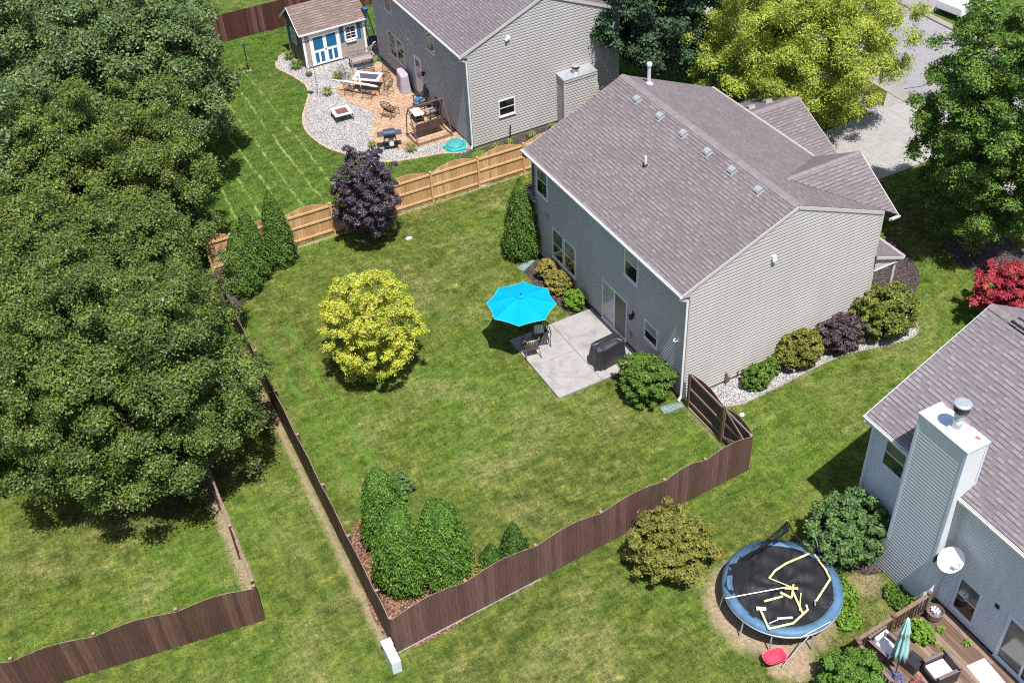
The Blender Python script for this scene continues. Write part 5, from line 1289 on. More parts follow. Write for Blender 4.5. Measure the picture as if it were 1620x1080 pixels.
vs = []; sx_ = ax.orthogonal().normalized(); sy_ = ax.cross(sx_)
for q, (r_, h) in enumerate(prof):
    for j in range(n):
        a = 2 * PI * j / n; rr = r_ * (1 + .34 * math.cos(a * 8 + q * .05) * min(1, q / 3)); hh = h - (.06 * math.cos(a * 8) if q == len(prof) - 1 else 0)
        vs.append(ax * hh + sx_ * rr * math.cos(a) + sy_ * rr * math.sin(a) * .8)
mb = MB(); mb.add(vs, [(q * n + j, (q + 1) * n + j, (q + 1) * n + (j + 1) % n, q * n + (j + 1) % n) for q in range(len(prof) - 1) for j in range(n)] + [tuple(range(n))]); ca = mb.build('canopy', 'teal_canvas', t, smooth=True); so = ca.modifiers.new('s', 'SOLIDIFY'); so.thickness = .008
mb = MB(); mb.lathe((0, 0, 0), [(.30, .0), (.30, .05), (.10, .09), (.04, .30)], 24); mb.build('base', 'mosaic', t)
t = thing('basket_planter', 'round wicker basket filled with white and blue bottles in the deck corner', 'basket', (.98, -11.98, ZD))
mb = MB(); mb.lathe((0, 0, 0), [(.20, 0), (.25, .12), (.27, .36), (.24, .38), (.22, .30), (.19, .27), (.0001, .27)], 20); mb.build('basket', 'wicker_light', t)
for i in range(7):
    a = i * .9; mb = MB(); mb.tube([(.10 * math.cos(a) * (i % 3) / 1.5, .12 * math.sin(a), .27), (.10 * math.cos(a), .12 * math.sin(a), .40)], .035, 8); mb.build('bottle', 'white_plastic' if i % 2 else 'utility_white', t)
mb = MB(); mb.bb((-.33, -.52, 0), (.33, .52, .012)); o = mb.build('doormat', 'rug_white'); o.location = (.85, -14.30, ZD + .003); o.rotation_euler = (0, 0, R(-6)); tag(o, 'white rug on the deck in front of the sliding glass door', 'rug')
t = thing('folding_chair', 'low red framed folding chair at the bottom edge of the deck', 'chair', (-1.30, -13.86, ZD), R(15))
for s_ in (-1, 1):
    mb = MB(); mb.tube([(s_ * .25, -.25, 0), (s_ * .25, .25, .42), (s_ * .25, .28, .62)], .018, 6); mb.build('side_frame', 'red_inner', t); mb = MB(); mb.tube([(s_ * .25, .22, 0), (s_ * .25, -.22, .40)], .018, 6); mb.build('leg', 'red_inner', t)
mb = MB(); mb.tube([(-.25, .28, .62), (.25, .28, .62)], .018, 6); mb.build('top_rail', 'red_inner', t); mb = MB(); mb.slab([(-.24, -.2, .40), (.24, -.2, .40), (.24, .22, .38), (-.24, .22, .38)], (0, 0, -1), .012); mb.build('seat', 'wicker', t)

# ================================================================== PAVER PATIO FURNITURE
ZP = .038
def fire_table(label, loc, rz, L, W_, H, inner='firebrick', apron=.0, group=None, tile='trim_white', name='fire_table', cat='fire pit'):
    t = thing(name, label, cat, loc, rz, group); b = .17
    mb = MB()
    for x0_, x1_, y0_, y1_ in ((-L / 2, L / 2, -W_ / 2, -W_ / 2 + b), (-L / 2, L / 2, W_ / 2 - b, W_ / 2), (-L / 2, -L / 2 + b, -W_ / 2 + b, W_ / 2 - b), (L / 2 - b, L / 2, -W_ / 2 + b, W_ / 2 - b)): mb.bb((x0_, y0_, H - .03), (x1_, y1_, H))
    mb.build('tabletop', tile, t)
    mb = MB(); mb.bb((-L / 2 + b, -W_ / 2 + b, H - .10), (L / 2 - b, W_ / 2 - b, H - .022)); mb.build('inset_panel', inner, t)
    if apron: mb = MB(); mb.bb((-L / 2 + .12, -W_ / 2 + .12, .10), (L / 2 - .12, W_ / 2 - .12, H - .11)); mb.build('apron', 'dark_iron', t)
    for sx in (-1, 1):
        for sy in (-1, 1): mb = MB(); mb.tube([(sx * (L / 2 - .05), sy * (W_ / 2 - .05), H - .03), (sx * (L / 2 - .02), sy * (W_ / 2 - .02), 0)], .022, 6); mb.build('leg', 'dark_iron', t)
    return t
fire_table('square tiled fire pit table standing alone on the white gravel', (-2.92, 27.02, .012), R(-3), .98, .98, .44)
fire_table('rectangular dining table with dark slate centre on the paver patio', (-.42, 29.25, ZP), R(-42), 1.5, .95, .72, inner='grey_slate', name='dining_table', cat='table')
def iron_chair(name, label, loc, rz, group=None, w=.54, back_h=.92, mat='dark_iron'):
    """wrought iron armchair, mesh seat and back, facing local +y"""
    t = thing(name, label, 'chair', loc, rz, group)
    def lattice(a0, a1, b0, b1, f, n, r=.006):
        mb = MB()
        for i in range(n + 1):
            u = i / n; mb.tube([f(a0 + (a1 - a0) * u, b0), f(a0 + (a1 - a0) * u, b1)], r, 4, cap=False); mb.tube([f(a0, b0 + (b1 - b0) * u), f(a1, b0 + (b1 - b0) * u)], r, 4, cap=False)
        mb.tube([f(a0, b0), f(a1, b0), f(a1, b1), f(a0, b1)], .014, 6, closed=True); return mb
    lattice(-w / 2, w / 2, -.24, .24, lambda a, b: (a, b, .42), 7).build('seat', mat, t)
    lattice(-w / 2, w / 2, .44, back_h, lambda a, b: (a, -.24 - (b - .42) * .28, b), 7).build('backrest', mat, t)
    for s_ in (-1, 1):
        mb = MB(); mb.tube([(s_ * w / 2, -.30, .64), (s_ * (w / 2 + .03), 0, .64), (s_ * (w / 2 + .02), .24, .60), (s_ * w / 2, .26, .40)], .013, 6); mb.build('armrest', mat, t)
        mb = MB(); mb.tube([(s_ * w / 2, .24, .42), (s_ * w / 2, .28, 0)], .013, 6); mb.build('leg', mat, t); mb = MB(); mb.tube([(s_ * w / 2, -.24, .42), (s_ * w / 2, -.32, 0)], .013, 6); mb.build('leg', mat, t)
    return t
gi = 'wrought iron chairs round the dining table'
iron_chair('iron_chair', 'wrought iron chair beside the grass tuft, left of the dining table', (-1.15, 30.55, ZP), R(-140), gi)
iron_chair('iron_chair', 'wrought iron chair between the dining table and the wooden bench', (.10, 30.35, ZP), R(165), gi)
iron_chair('iron_chair', 'wrought iron chair at the dining table corner nearest the house door', (.62, 29.55, ZP), R(120), gi)
iron_chair('iron_chair', 'wrought iron chair at the dining table end nearest the round chair', (.10, 28.05, ZP), R(35), gi)
iron_chair('iron_chair', 'wrought iron chair under the middle of the long white folded parasol', (-1.55, 29.05, ZP), R(-55), gi)
iron_chair('iron_chair', 'wrought iron chair under the tip of the long white folded parasol', (-.85, 28.25, ZP), R(-45), gi)
t = thing('parasol', 'long white folded parasol lying across the wrought iron chairs', 'parasol', (-1.22, 28.9, .70), math.atan2(-2.0, 1.66))
mb = MB(); mb.tube([(-1.35, 0, 0), (-1.0, 0, 0), (-.7, 0, .01), (.6, 0, .02), (1.15, 0, .01), (1.28, 0, 0)], [.025, .045, .06, .075, .065, .02], 12); mb.build('canopy', 'cushion_white', t); mb = MB(); mb.tube([(-1.55, 0, 0), (1.30, 0, 0)], .02, 8); mb.build('pole', 'white_plastic', t)
t = thing('closed_parasol', 'small upright closed white parasol at the edge of the dining table', 'parasol', (-1.02, 28.93, ZP)); mb = MB(); mb.tube([(0, 0, .7), (0, 0.02, 1.1), (0, .03, 1.35)], [.07, .06, .04], 10); mb.build('canopy', 'cushion_white', t); mb = MB(); mb.tube([(0, 0, 0), (0, 0, .71)], .025, 8); mb.build('pole', 'white_plastic', t)

def round_chair(label, loc, rz):
    t = thing('round_chair', label, 'chair', loc, rz); mb = MB(); n = 24
    c = Vector((0, -.12, .62)); u = Vector((1, 0, 0)); v = Vector((0, -.42, .90)).normalized(); nn = u.cross(v)
    P_ = lambda r, a: c + u * (r * math.cos(a)) + v * (r * math.sin(a)) + nn * (.16 * (1 - (r / .46) ** 2)) * (1 if nn.y < 0 else -1)
    mb.tube([P_(.46, 2 * PI * j / n) for j in range(n)], .02, 6, closed=True); mb.build('rim', 'dark_iron', t)
    mb = MB()
    for r_ in (.12, .24, .35): mb.tube([P_(r_, 2 * PI * j / n) for j in range(n)], .013, 5, closed=True)
    for j in range(12): a = 2 * PI * j / 12 + .1; mb.tube([P_(.03, a), P_(.24, a + .15), P_(.46, a)], .011, 5, cap=False)
    mb.build('backrest', 'dark_iron', t)
    mb = MB()
    for i in range(8): mb.tube([(-.24 + i * .068, -.15, .42), (-.24 + i * .068, .34, .42)], .010, 4)
    mb.tube([(-.27, -.17, .42), (.27, -.17, .42), (.27, .36, .42), (-.27, .36, .42)], .016, 6, closed=True); mb.build('seat', 'dark_iron', t)
    for s_ in (-1, 1):
        mb = MB(); mb.tube([(s_ * .40, -.12, .66), (s_ * .34, .15, .64), (s_ * .30, .38, .58), (s_ * .30, .42, 0)], .015, 6); mb.build('armrest', 'dark_iron', t); mb = MB(); mb.tube([(s_ * .26, -.10, .42), (s_ * .30, -.42, 0)], .015, 6); mb.build('leg', 'dark_iron', t)
round_chair('round backed dark chair standing alone in the middle of the paver patio', (-.72, 25.72, ZP), R(-62))

# bench by the shed
t = thing('bench', 'grey wooden bench with fretted back beside the shed', 'bench', (.32, 31.95, .015), R(-6))
mb = MB()
for i in range(5): mb.bb((-.62, -.22 + i * .09, .40), (.62, -.14 + i * .09, .425))
mb.build('seat', 'grey_wood', t)
mb = MB(); mb.bb((-.64, .24, .46), (.64, .28, .54)); mb.bb((-.64, .245, .80), (.64, .285, .90))
for i in range(6): mb.bb((-.55 + i * .2, .25, .54), (-.45 + i * .2, .275, .80))
mb.build('backrest', 'grey_wood', t)
for s_ in (-1, 1):
    mb = MB(); mb.bb((s_ * .66 - .03, .20, 0), (s_ * .66 + .03, .28, .98)); mb.build('leg', 'grey_wood', t); mb = MB(); mb.bb((s_ * .66 - .03, -.26, 0), (s_ * .66 + .03, -.19, .62)); mb.build('leg', 'grey_wood', t); mb = MB(); mb.bb((s_ * .66 - .04, -.30, .62), (s_ * .66 + .04, .20, .65)); mb.build('armrest', 'grey_wood', t)
mb = MB(); mb.slab([(-.5, -.16, .003), (.5, -.16, .003), (.45, .10, .003), (-.45, .12, .003)], (0, 0, 1), .05); o = mb.build('storage_tray', 'dark_pot'); o.location = (.32, 31.70, .016); tag(o, 'dark green flat tray lying under the grey wooden bench', 'tray')
t = thing('lounger_board', 'white tilted board leaning on the grey bench', 'board', (1.10, 32.2, .1), R(30)); mb = MB(); mb.box((0, 0, .75), (.28, .03, .85), rx=R(35)); mb.build('panel', 'white_plastic', t)

# swing seat
t = thing('porch_swing', 'brown framed garden swing seat with reddish slats beside the house wall', 'swing', (.22, 22.95, ZP), 0)
top = [(-1.02, -.1, 1.86), (.95, -.1, 1.86)]
mb = MB(); beam(mb, top[0], top[1], .06, .06); mb.build('top_bar', 'brown_metal', t)
for x, x2 in ((-1.0, -.95), (.93, 1.0)):
    mb = MB(); mb.tube([(x, -.1, 1.86), (x2, -.80, 0)], .032, 8); mb.build('leg', 'brown_metal', t); mb = MB(); mb.tube([(x, -.1, 1.86), (x - .02, .25, 1.2), (x, .48, 0)], .032, 8); mb.build('leg', 'brown_metal', t)
    mb = MB(); beam(mb, (x2, -.80, .05), (x, .48, .05), .05, .05); mb.build('foot_rail', 'brown_metal', t)
mb = MB(); beam(mb, (-.96, -.78, .10), (1.0, -.78, .10), .04, .05); mb.build('foot_rail', 'brown_metal', t)
mb = MB(); mb.slab([(-.78, -.38, .98), (.78, -.38, .98), (.78, -.24, .48), (-.78, -.24, .48)], (0, 1, 0), .03); mb.build('backrest', 'brown_metal', t)
mb = MB()
for i in range(7): mb.bb((-.78, -.22 + i * .082, .44), (.78, -.15 + i * .082, .46))
mb.build('seat', 'terracotta', t)
for s_ in (-1, 1):
    mb = MB(); beam(mb, (s_ * .80, -.36, .68), (s_ * .80, .38, .68), .05, .03); mb.build('armrest', 'brown_metal', t)
    mb = MB(); mb.tube([(s_ * .80, -.1, 1.84), (s_ * .80, -.3, .70)], .008, 4); mb.tube([(s_ * .80, -.1, 1.84), (s_ * .80, .3, .70)], .008, 4); mb.build('chain', 'dark_iron', t)
t = thing('side_table', 'small square side table with white top beside the swing seat', 'side table', (.38, 24.62, ZP), R(-4))
mb = MB(); mb.bb((-.26, -.40, .44), (.26, .40, .47)); mb.build('tabletop', 'trim_white', t)
for sx in (-1, 1):
    for sy in (-1, 1): mb = MB(); mb.bb((sx * .22 - .02, sy * .35 - .02, 0), (sx * .22 + .02, sy * .35 + .02, .438)); mb.build('leg', 'dark_iron', t)
mb = MB(); mb.bb((-.22, -.35, .18), (.22, .35, .20)); mb.build('shelf', 'dark_iron', t)
def rocker(label, loc, rz, seatm='grey_wood'):
    t = thing('rocking_chair', label, 'chair', loc, rz, 'slatted rocking chairs by the wall'); 
    mb = MB(); 
    for i in range(7): mb.bb((-.27, -.24 + i * .075, .40), (.27, -.185 + i * .075, .42))
    mb.build('seat', seatm, t); mb = MB()
    for i in range(7): x = -.24 + i * .08; beam(mb, (x, -.26, .42), (x, -.52, 1.08), .05, .015, up=(0, 1, 0))
    beam(mb, (-.28, -.53, 1.10), (.28, -.53, 1.10), .03, .07); mb.build('backrest', 'dark_iron', t)
    for s_ in (-1, 1):
        mb = MB(); mb.tube([(s_ * .28, -.55, .10), (s_ * .28, -.2, .03), (s_ * .28, .2, .03), (s_ * .28, .45, .09)], .02, 6); mb.build('rocker', 'dark_iron', t); mb = MB(); mb.bb((s_ * .31 - .04, -.36, .62), (s_ * .31 + .04, .26, .645)); mb.build('armrest', 'dark_iron', t)
        mb = MB(); mb.bb((s_ * .28 - .02, .2, .05), (s_ * .28 + .02, .24, .62)); mb.build('leg', 'dark_iron', t); mb = MB(); mb.bb((s_ * .28 - .02, -.28, .04), (s_ * .28 + .02, -.24, .42)); mb.build('leg', 'dark_iron', t)
    return t
rocker('dark rocking chair nearest the back door, with a blue cushion', (1.08, 25.75, ZP), R(98)); rocker('dark slatted rocking chair directly behind the swing seat', (1.12, 24.45, ZP), R(95))
mb = MB(); mb.bb((-.2, -.2, 0), (.2, .2, .07)); o = mb.build('seat_cushion', 'blue_fabric', bevel=.03); o.location = (1.0, 25.80, ZP + .425); o.rotation_euler = (0, 0, R(8)); tag(o, 'bright blue cushion on the rocking chair nearest the back door', 'cushion')

# open barbecue on the gravel
t = thing('barbecue', 'open dark barbecue with blue sheen lid on the gravel near the purple tree', 'barbecue', (-1.93, 22.90, .012), R(-18))
mb = MB(); n = 12; vs = []
for x in (-.30, .30):
    for i in range(n + 1): a = PI * i / n; vs.append((x, .24 * math.cos(a), .84 + .20 * math.sin(a)))
k = n + 1; mb.add(vs, [(i, i + 1, i + 1 + k, i + k) for i in range(n)] + [tuple(range(k)), tuple(reversed(range(k, 2 * k)))]); mb.build('lid', 'bbq_blue', t)
mb = MB(); mb.bb((-.30, -.24, .66), (.30, .24, .835)); mb.build('firebox', 'black_metal', t)
for s_ in (-1, 1): mb = MB(); mb.bb((s_ * .305, -.22, .80), (s_ * .62, .22, .83)) if s_ > 0 else mb.bb((-.62, -.22, .80), (-.305, .22, .83)); mb.build('side_shelf', 'grey_slate', t)
for sx in (-1, 1):
    for sy in (-1, 1): mb = MB(); mb.tube([(sx * .26, sy * .2, .67), (sx * .36, sy * .22, 0)], .018, 6); mb.build('leg', 'black_metal', t)
mb = MB(); mb.bb((-.34, -.22, .12), (.34, .22, .14)); mb.build('shelf', 'black_metal', t); mb = MB(); mb.lathe((.05, 0, .142), [(.14, 0), (.15, .30), (.09, .40), (.0001, .42)], 14); mb.build('gas_bottle', 'white_plastic', t)
draped('covered_barbecue', 'grey cloth covered barbecue against the house wall beside the back door', 'barbecue', (1.16, 28.05, ZP), R(80), 1.15, .62, 1.05, 'grey_cover', seed=9, ridge=.06)
# sandbox
t = thing('sandbox', 'teal turtle shaped sandbox with dark lid at the gravel corner', 'sandbox', (.86, 21.12, .012), R(10))
mb = MB(); n = 48; vs = []
for r_, z in ((1.0, 0), (1.02, .10), (.93, .16), (.70, .17)):
    for j in range(n): a = 2 * PI * j / n; q = .52 + .09 * max(0, math.cos(5 * a)) ** 2; vs.append((q * r_ * math.cos(a), q * r_ * math.sin(a), z))
mb.add(vs, [(q * n + j, q * n + (j + 1) % n, (q + 1) * n + (j + 1) % n, (q + 1) * n + j) for q in range(3) for j in range(n)]); mb.build('tub', 'teal_plastic', t)
mb = MB(); mb.lathe((0, 0, .17), [(.46, 0), (.455, .05), (.42, .09), (.405, .08), (.39, .095), (.22, .15), (.0001, .17)], 32); mb.build('lid', 'teal_lid', t, smooth=False)
# ladder by the shed
t = thing('ladder', 'aluminium stepladder with blue top standing between the shed and the house', 'ladder', (1.98, 34.2, 0), R(-60))
for s_ in (-1, 1): mb = MB(); beam(mb, (s_ * .28, .0, 0), (s_ * .20, -.5, 2.3), .03, .07); mb.build('side_rail', 'vent_grey', t); mb = MB(); beam(mb, (s_ * .28, -1.15, 0), (s_ * .2, -.55, 2.3), .03, .05); mb.build('side_rail', 'vent_grey', t)
for i in range(1, 8): mb = MB(); f = i / 7.6; mb.box((0, -.5 * f, 2.3 * f), (.50, .09, .03)); mb.build('step', 'cap_metal', t)
mb = MB(); mb.bb((-.24, -.66, 2.28), (.24, -.38, 2.38)); mb.build('top_cap', 'blue_fabric', t)
t = thing('planter_box', 'grey wooden planter box behind the bench, right of the shed', 'planter', (1.95, 33.6, 0), R(-8))
mb = MB(); 
for i in range(3): mb.bb((-.3, -.55, .02 + .17 * i), (.3, .55, .17 + .17 * i))
mb.build('box', 'grey_wood', t); mb = MB(); mb.bb((-.26, -.5, .50), (.26, .5, .535)); mb.build('soil', 'mulch', t)
t = thing('shepherd_hook', 'black shepherd hook pole on the gravel in front of the shed', 'garden hook', (-3.10, 30.15, 0))
mb = MB(); mb.tube([(0, 0, 0), (0, 0, 1.9), (-.06, -.02, 2.05), (-.18, -.05, 2.10), (-.30, -.09, 2.02), (-.34, -.10, 1.9)], .012, 6); mb.build('pole', 'black_metal', t)
t = thing('hanging_basket', 'dark hanging flower basket with lime plant on the shepherd hook', 'flower basket', (-3.44, 30.05, 1.25))
mb = MB(); mb.lathe((0, 0, 0), [(.06, 0), (.17, .08), (.19, .18), (.17, .18), (.0001, .16)], 16); mb.build('pot', 'dark_pot', t)
for a in (0, 2.1, 4.2): mb = MB(); mb.tube([(.17 * math.cos(a), .17 * math.sin(a), .18), (0, 0, .62)], .005, 4); mb.build('chain', 'black_metal', t)
t = thing('bird_feeder_pole', 'thin dark bird feeder pole in the upper left lawn', 'bird feeder', (-5.45, 35.0, 0))
mb = MB(); mb.tube([(0, 0, 0), (0, 0, 1.7)], .025, 8); mb.build('pole', 'black_metal', t); mb = MB(); mb.lathe((0, 0, 1.5), [(.05, 0), (.09, .03), (.09, .2), (.02, .3)], 10); mb.build('feeder', 'dark_pot', t); mb = MB(); mb.lathe((0, 0, .45), [(.05, 0), (.07, .05), (.03, .12)], 8); mb.build('baffle', 'dark_pot', t); mb = MB(); mb.box((0, 0, .02), (.3, .2, .04)); mb.build('foot', 'kerb_concrete', t)
# parked van across the road
t = thing('parked_car', 'white car parked on the drive across the road at the top right', 'car', (33.6, 18.6, 0.016), R(8))
prof = [(-2.2, .35), (-2.2, .85), (-1.9, 1.0), (-1.45, 1.42), (.5, 1.46), (1.1, 1.02), (2.0, .88), (2.25, .6), (2.25, .35)]
mb = MB(); mb.slab([(x, .88, z) for x, z in prof], (0, -1, 0), 1.76); mb.build('body', 'vinyl_white', t, bevel=.06)
mb = MB(); mb.slab([(x, .895, z) for x, z in [(-1.7, 1.02), (-1.35, 1.36), (.45, 1.38), (.9, 1.02)]], (0, -1, 0), 1.79); mb.build('side_windows', 'glass_dark', t)
mb = MB(); mb.add([(.56, .75, 1.455), (.56, -.75, 1.455), (1.08, -.78, 1.06), (1.08, .78, 1.06)], [(0, 1, 2, 3)]); mb.build('windscreen', 'glass_dark', t)
for x in (-1.4, 1.4):
    for y in (-.86, .86):
        mb = MB(); mb.lathe((0, 0, -.1), [(.0001, 0), (.32, 0), (.32, .2), (.0001, .2)], 18); m_ = Matrix.Translation((x, y, .33)) @ Matrix.Rotation(PI / 2, 4, 'X'); mb.v = [tuple(m_ @ Vector(v)) for v in mb.v]; mb.build('wheel', 'black_vinyl', t)

# ================================================================== VEGETATION
def mesh_np(name, V, F, mat, parent=None, smooth=False):
    """V (n,3) float, F (m,4) int quads"""
    me = bpy.data.meshes.new(name); n, m = len(V), len(F)
    me.vertices.add(n); me.vertices.foreach_set('co', np.ascontiguousarray(V, dtype=np.float32).ravel())
    me.loops.add(m * 4); me.loops.foreach_set('vertex_index', np.ascontiguousarray(F, dtype=np.int32).ravel())
    me.polygons.add(m); me.polygons.foreach_set('loop_start', np.arange(0, m * 4, 4, dtype=np.int32)); me.polygons.foreach_set('loop_total', np.full(m, 4, dtype=np.int32))
    if smooth: me.polygons.foreach_set('use_smooth', np.ones(m, dtype=bool))
    me.materials.append(MATS[mat]); me.update(calc_edges=True)
    o = bpy.data.objects.new(name, me); COL.objects.link(o)
    if parent: o.parent = parent
    return o
def unit(a): return a / np.maximum(np.linalg.norm(a, axis=1, keepdims=True), 1e-9)
def leaves(P, N, size, rng, asp=0.6, fold=0.25, spin=None):
    """one folded diamond leaf per point: 4 corner quad bent along its rib"""
    n = len(P); rv = rng.normal(size=(n, 3)) if spin is None else spin + .45 * rng.normal(size=(n, 3))
    T = unit(rv - N * np.sum(rv * N, axis=1, keepdims=True)); Bn = np.cross(N, T)
    s = size * rng.uniform(.65, 1.3, (n, 1))
    a = P - T * s; b = P + Bn * s * asp + N * s * fold; c = P + T * s; d = P - Bn * s * asp + N * s * fold
    V = np.stack([a, b, c, d], 1).reshape(-1, 3); F = np.arange(4 * n).reshape(n, 4)
    return V, F
def crown(name, mat, parent, clusters, n, size, rng, centre=(0, 0, 0), up=.55, rad=.8, rndm=.55, shell=(.72, 1.0), asp=.6, fold=.25, outer=.35, zmin=.03, droop=0.0, fuzz=.24):
    """clusters: (m,6) centre + radii; leaves in the shell of every cluster, biased to the outside of the crown"""
    C = np.array(clusters, float); w = (C[:, 3] * C[:, 4] + C[:, 4] * C[:, 5] + C[:, 3] * C[:, 5]); w /= w.sum()
    idx = rng.choice(len(C), int(n), p=w); c = C[idx, :3]; r = C[idx, 3:]
    n = int(n); d = unit(rng.normal(size=(n, 3))); ctr = np.array(centre, float)
    o = unit(c - ctr + 1e-4); dot = np.sum(d * o, axis=1); flip = (dot < -0.1) & (rng.random(n) < .8); d[flip] *= -1
    low = (d[:, 2] < -.35) & (rng.random(n) < .6); d[low, 2] *= -1
    f = np.clip(rng.normal(.80, fuzz, (n, 1)), .1, 1.45)
    lump = 1 + .22 * np.sin(d[:, 0:1] * 4 + c[:, 0:1] * 5) * np.sin(d[:, 1:2] * 4 + c[:, 1:2] * 5 + d[:, 2:3] * 3)
    P = c + d * r * f * lump
    if droop: P[:, 2] -= droop * rng.random(n) ** 2
    N = unit(d * rad + np.array([0, 0, 1.]) * up + rng.normal(size=d.shape) * rndm)
    k = P[:, 2] > zmin; P, N = P[k], N[k]
    V, F = leaves(P, N, size, rng, asp, fold)
    return mesh_np(name, V, F, mat, parent)
def ellipsoid_clusters(c, R_, m, cr, rng, inner=.25, flat=.8, zcut=-.75, jit=.14, top_bias=0):
    out = []; g = PI * (3 - math.sqrt(5))
    for i in range(m):
        z = 1 - 2 * (i + .5) / m
        if z < zcut: continue
        rr = math.sqrt(1 - z * z); a = i * g; k = 1 - cr + rng.uniform(-jit, jit) * .8
        d = np.array([rr * math.cos(a), rr * math.sin(a), z]) + rng.normal(size=3) * jit
        p = np.array(c) + d * np.array(R_) * k; q = cr * rng.uniform(.75, 1.25)
        out.append([*p, R_[0] * q, R_[1] * q, min(R_[2], R_[0]) * q * flat])
    for i in range(int(m * inner)):
        d = unit(rng.normal(size=(1, 3)))[0]; p = np.array(c) + d * np.array(R_) * .45; q = cr * 1.3
        out.append([*p, R_[0] * q, R_[1] * q, R_[2] * q * .8])
    return out
def trunk(parent, base, top, r0, clusters, rng, limbs=9, mat='bark', z_start=.35):
    base = Vector(base); top = Vector(top); mb = MB(); H = top - base
    pts = [base + H * t + Vector((rng.normal() * .02 * H.length * (t > 0), rng.normal() * .02 * H.length * (t > 0), 0)) for t in (0, .04, .25, .5, .75, 1.0)]
    mb.tube(pts, [r0 * 1.35, r0, r0 * .82, r0 * .62, r0 * .38, r0 * .12], 10); tr = mb.build('trunk', mat, parent, smooth=True)
    cl = list(clusters); idx = rng.choice(len(cl), min(limbs, len(cl)), replace=False)
    mb = MB()
    for i in idx:
        q = Vector(cl[i][:3]); t = z_start + (1 - z_start) * max(0, min(.9, (q.z - base.z) / max(H.z, .1))) * .8; s = base + H * t; mid = s.lerp(q, .42) - Vector((0, 0, .04 * (q - s).length))
        q = s.lerp(q, .82); mb.tube([s, mid, q], [r0 * .34, r0 * .18, r0 * .03], 6)
    mb.build('limbs', mat, tr, smooth=True); return tr
def tree(name, label, base, c, R_, mat, n, size, seed, cat='tree', m=70, cr=.27, r0=.22, group=None, limbs=12, **kw):
    rng = np.random.default_rng(seed); t = thing(name, label, cat, base, 0, group)
    cen = (c[0] - base[0], c[1] - base[1], c[2]); ekw = {k: kw.pop(k) for k in ('inner', 'flat', 'zcut', 'jit') if k in kw}
    cl = ellipsoid_clusters(cen, R_, m, cr, rng, **ekw)
    trunk(t, (0, 0, 0), (cen[0] * .9, cen[1] * .9, c[2] + R_[2] * .55), r0, cl, rng, limbs)
    crown('crown', mat, t, cl, n, size, rng, centre=(cen[0], cen[1], cen[2] - R_[2] * .3), **kw)
    return t
# big trees on the left
tree('shade_tree', 'huge dark green shade tree, its shadow falling over the lower left lawn', (-18.8, 6.9, 0), (-18.60, 7.0, 4.6), (4.15, 4.15, 3.7), 'leaf_oak', 300000, .050, 11, m=330, cr=.125, r0=.30, limbs=16)
tree('shade_tree', 'broad green tree between the huge shade tree and the cedar fence end', (-17.9, 12.4, 0), (-17.75, 12.2, 4.4), (3.65, 3.65, 3.5), 'leaf_oak', 220000, .050, 12, m=260, cr=.13, r0=.26)
tree('shade_tree', 'yellowish green tree at the left edge of the picture', (-22.3, 14.2, 0), (-22.0, 14.0, 4.6), (4.0, 4.2, 3.9), 'leaf_oak_yellowish', 220000, .052, 13, m=260, cr=.13, r0=.28)
tree('shade_tree', 'mid green tree whose branches spread over the striped upper lawn', (-15.9, 19.4, 0), (-15.7, 19.4, 4.6), (3.8, 3.8, 3.8), 'leaf_oak_yellowish', 220000, .052, 14, m=260, cr=.13, r0=.26)
tree('silver_leaved_tree', 'silvery green tree next to the end of the dark red fence', (-13.2, 27.0, 0), (-12.9, 27.0, 5.2), (4.4, 4.6, 4.0), 'leaf_silver', 150000, .075, 15, m=220, cr=.14, r0=.28, droop=.25)
tree('silver_leaved_tree', 'silvery tree in the top left corner behind the others', (-19.6, 31.0, 0), (-19.4, 31.0, 5.6), (4.6, 4.8, 4.2), 'leaf_silver', 110000, .08, 16, m=220, cr=.14, r0=.28, droop=.25)
tree('silver_leaved_tree', 'dark silvery tree left of the striped lawn, between two big crowns', (-19.8, 22.6, 0), (-19.6, 22.6, 4.7), (4.1, 4.1, 3.8), 'leaf_silver', 120000, .075, 17, m=220, cr=.14, r0=.25)
tree('shade_tree', 'green tree at the top edge standing beyond the dark red fence', (-11.5, 36.6, 0), (-11.3, 36.8, 4.8), (4.0, 4.0, 3.8), 'leaf_silver', 90000, .085, 18, m=180, cr=.15, r0=.25)
tree('shade_tree', 'dark tree at the very top left behind the silvery trees', (-17.5, 40.5, 0), (-17.5, 40.5, 5.4), (4.8, 4.8, 4.2), 'leaf_dark', 70000, .095, 19, m=160, cr=.15, r0=.25)
tree('shade_tree', 'tree at the far left edge beside the huge shade tree', (-26.0, 10.5, 0), (-26.0, 10.5, 4.4), (3.6, 3.8, 3.6), 'leaf_oak', 60000, .09, 20, m=160, cr=.16, r0=.25)
# yard trees
tree('golden_maple', 'bright yellow green maple in the middle of the yard', (-9.35, 7.25, 0), (-9.32, 7.45, 2.45), (1.78, 1.78, 2.35), 'leaf_gold', 60000, .042, 21, m=230, cr=.115, r0=.09, flat=.8, zcut=-.95, jit=.10, rndm=.7)
tree('purple_plum', 'dark purple leaved tree in front of the cedar fence', (-6.0, 15.85, 0), (-5.95, 15.85, 2.55), (1.42, 1.42, 2.05), 'leaf_purple', 60000, .042, 22, m=200, cr=.125, r0=.08, zcut=-.9, jit=.10)
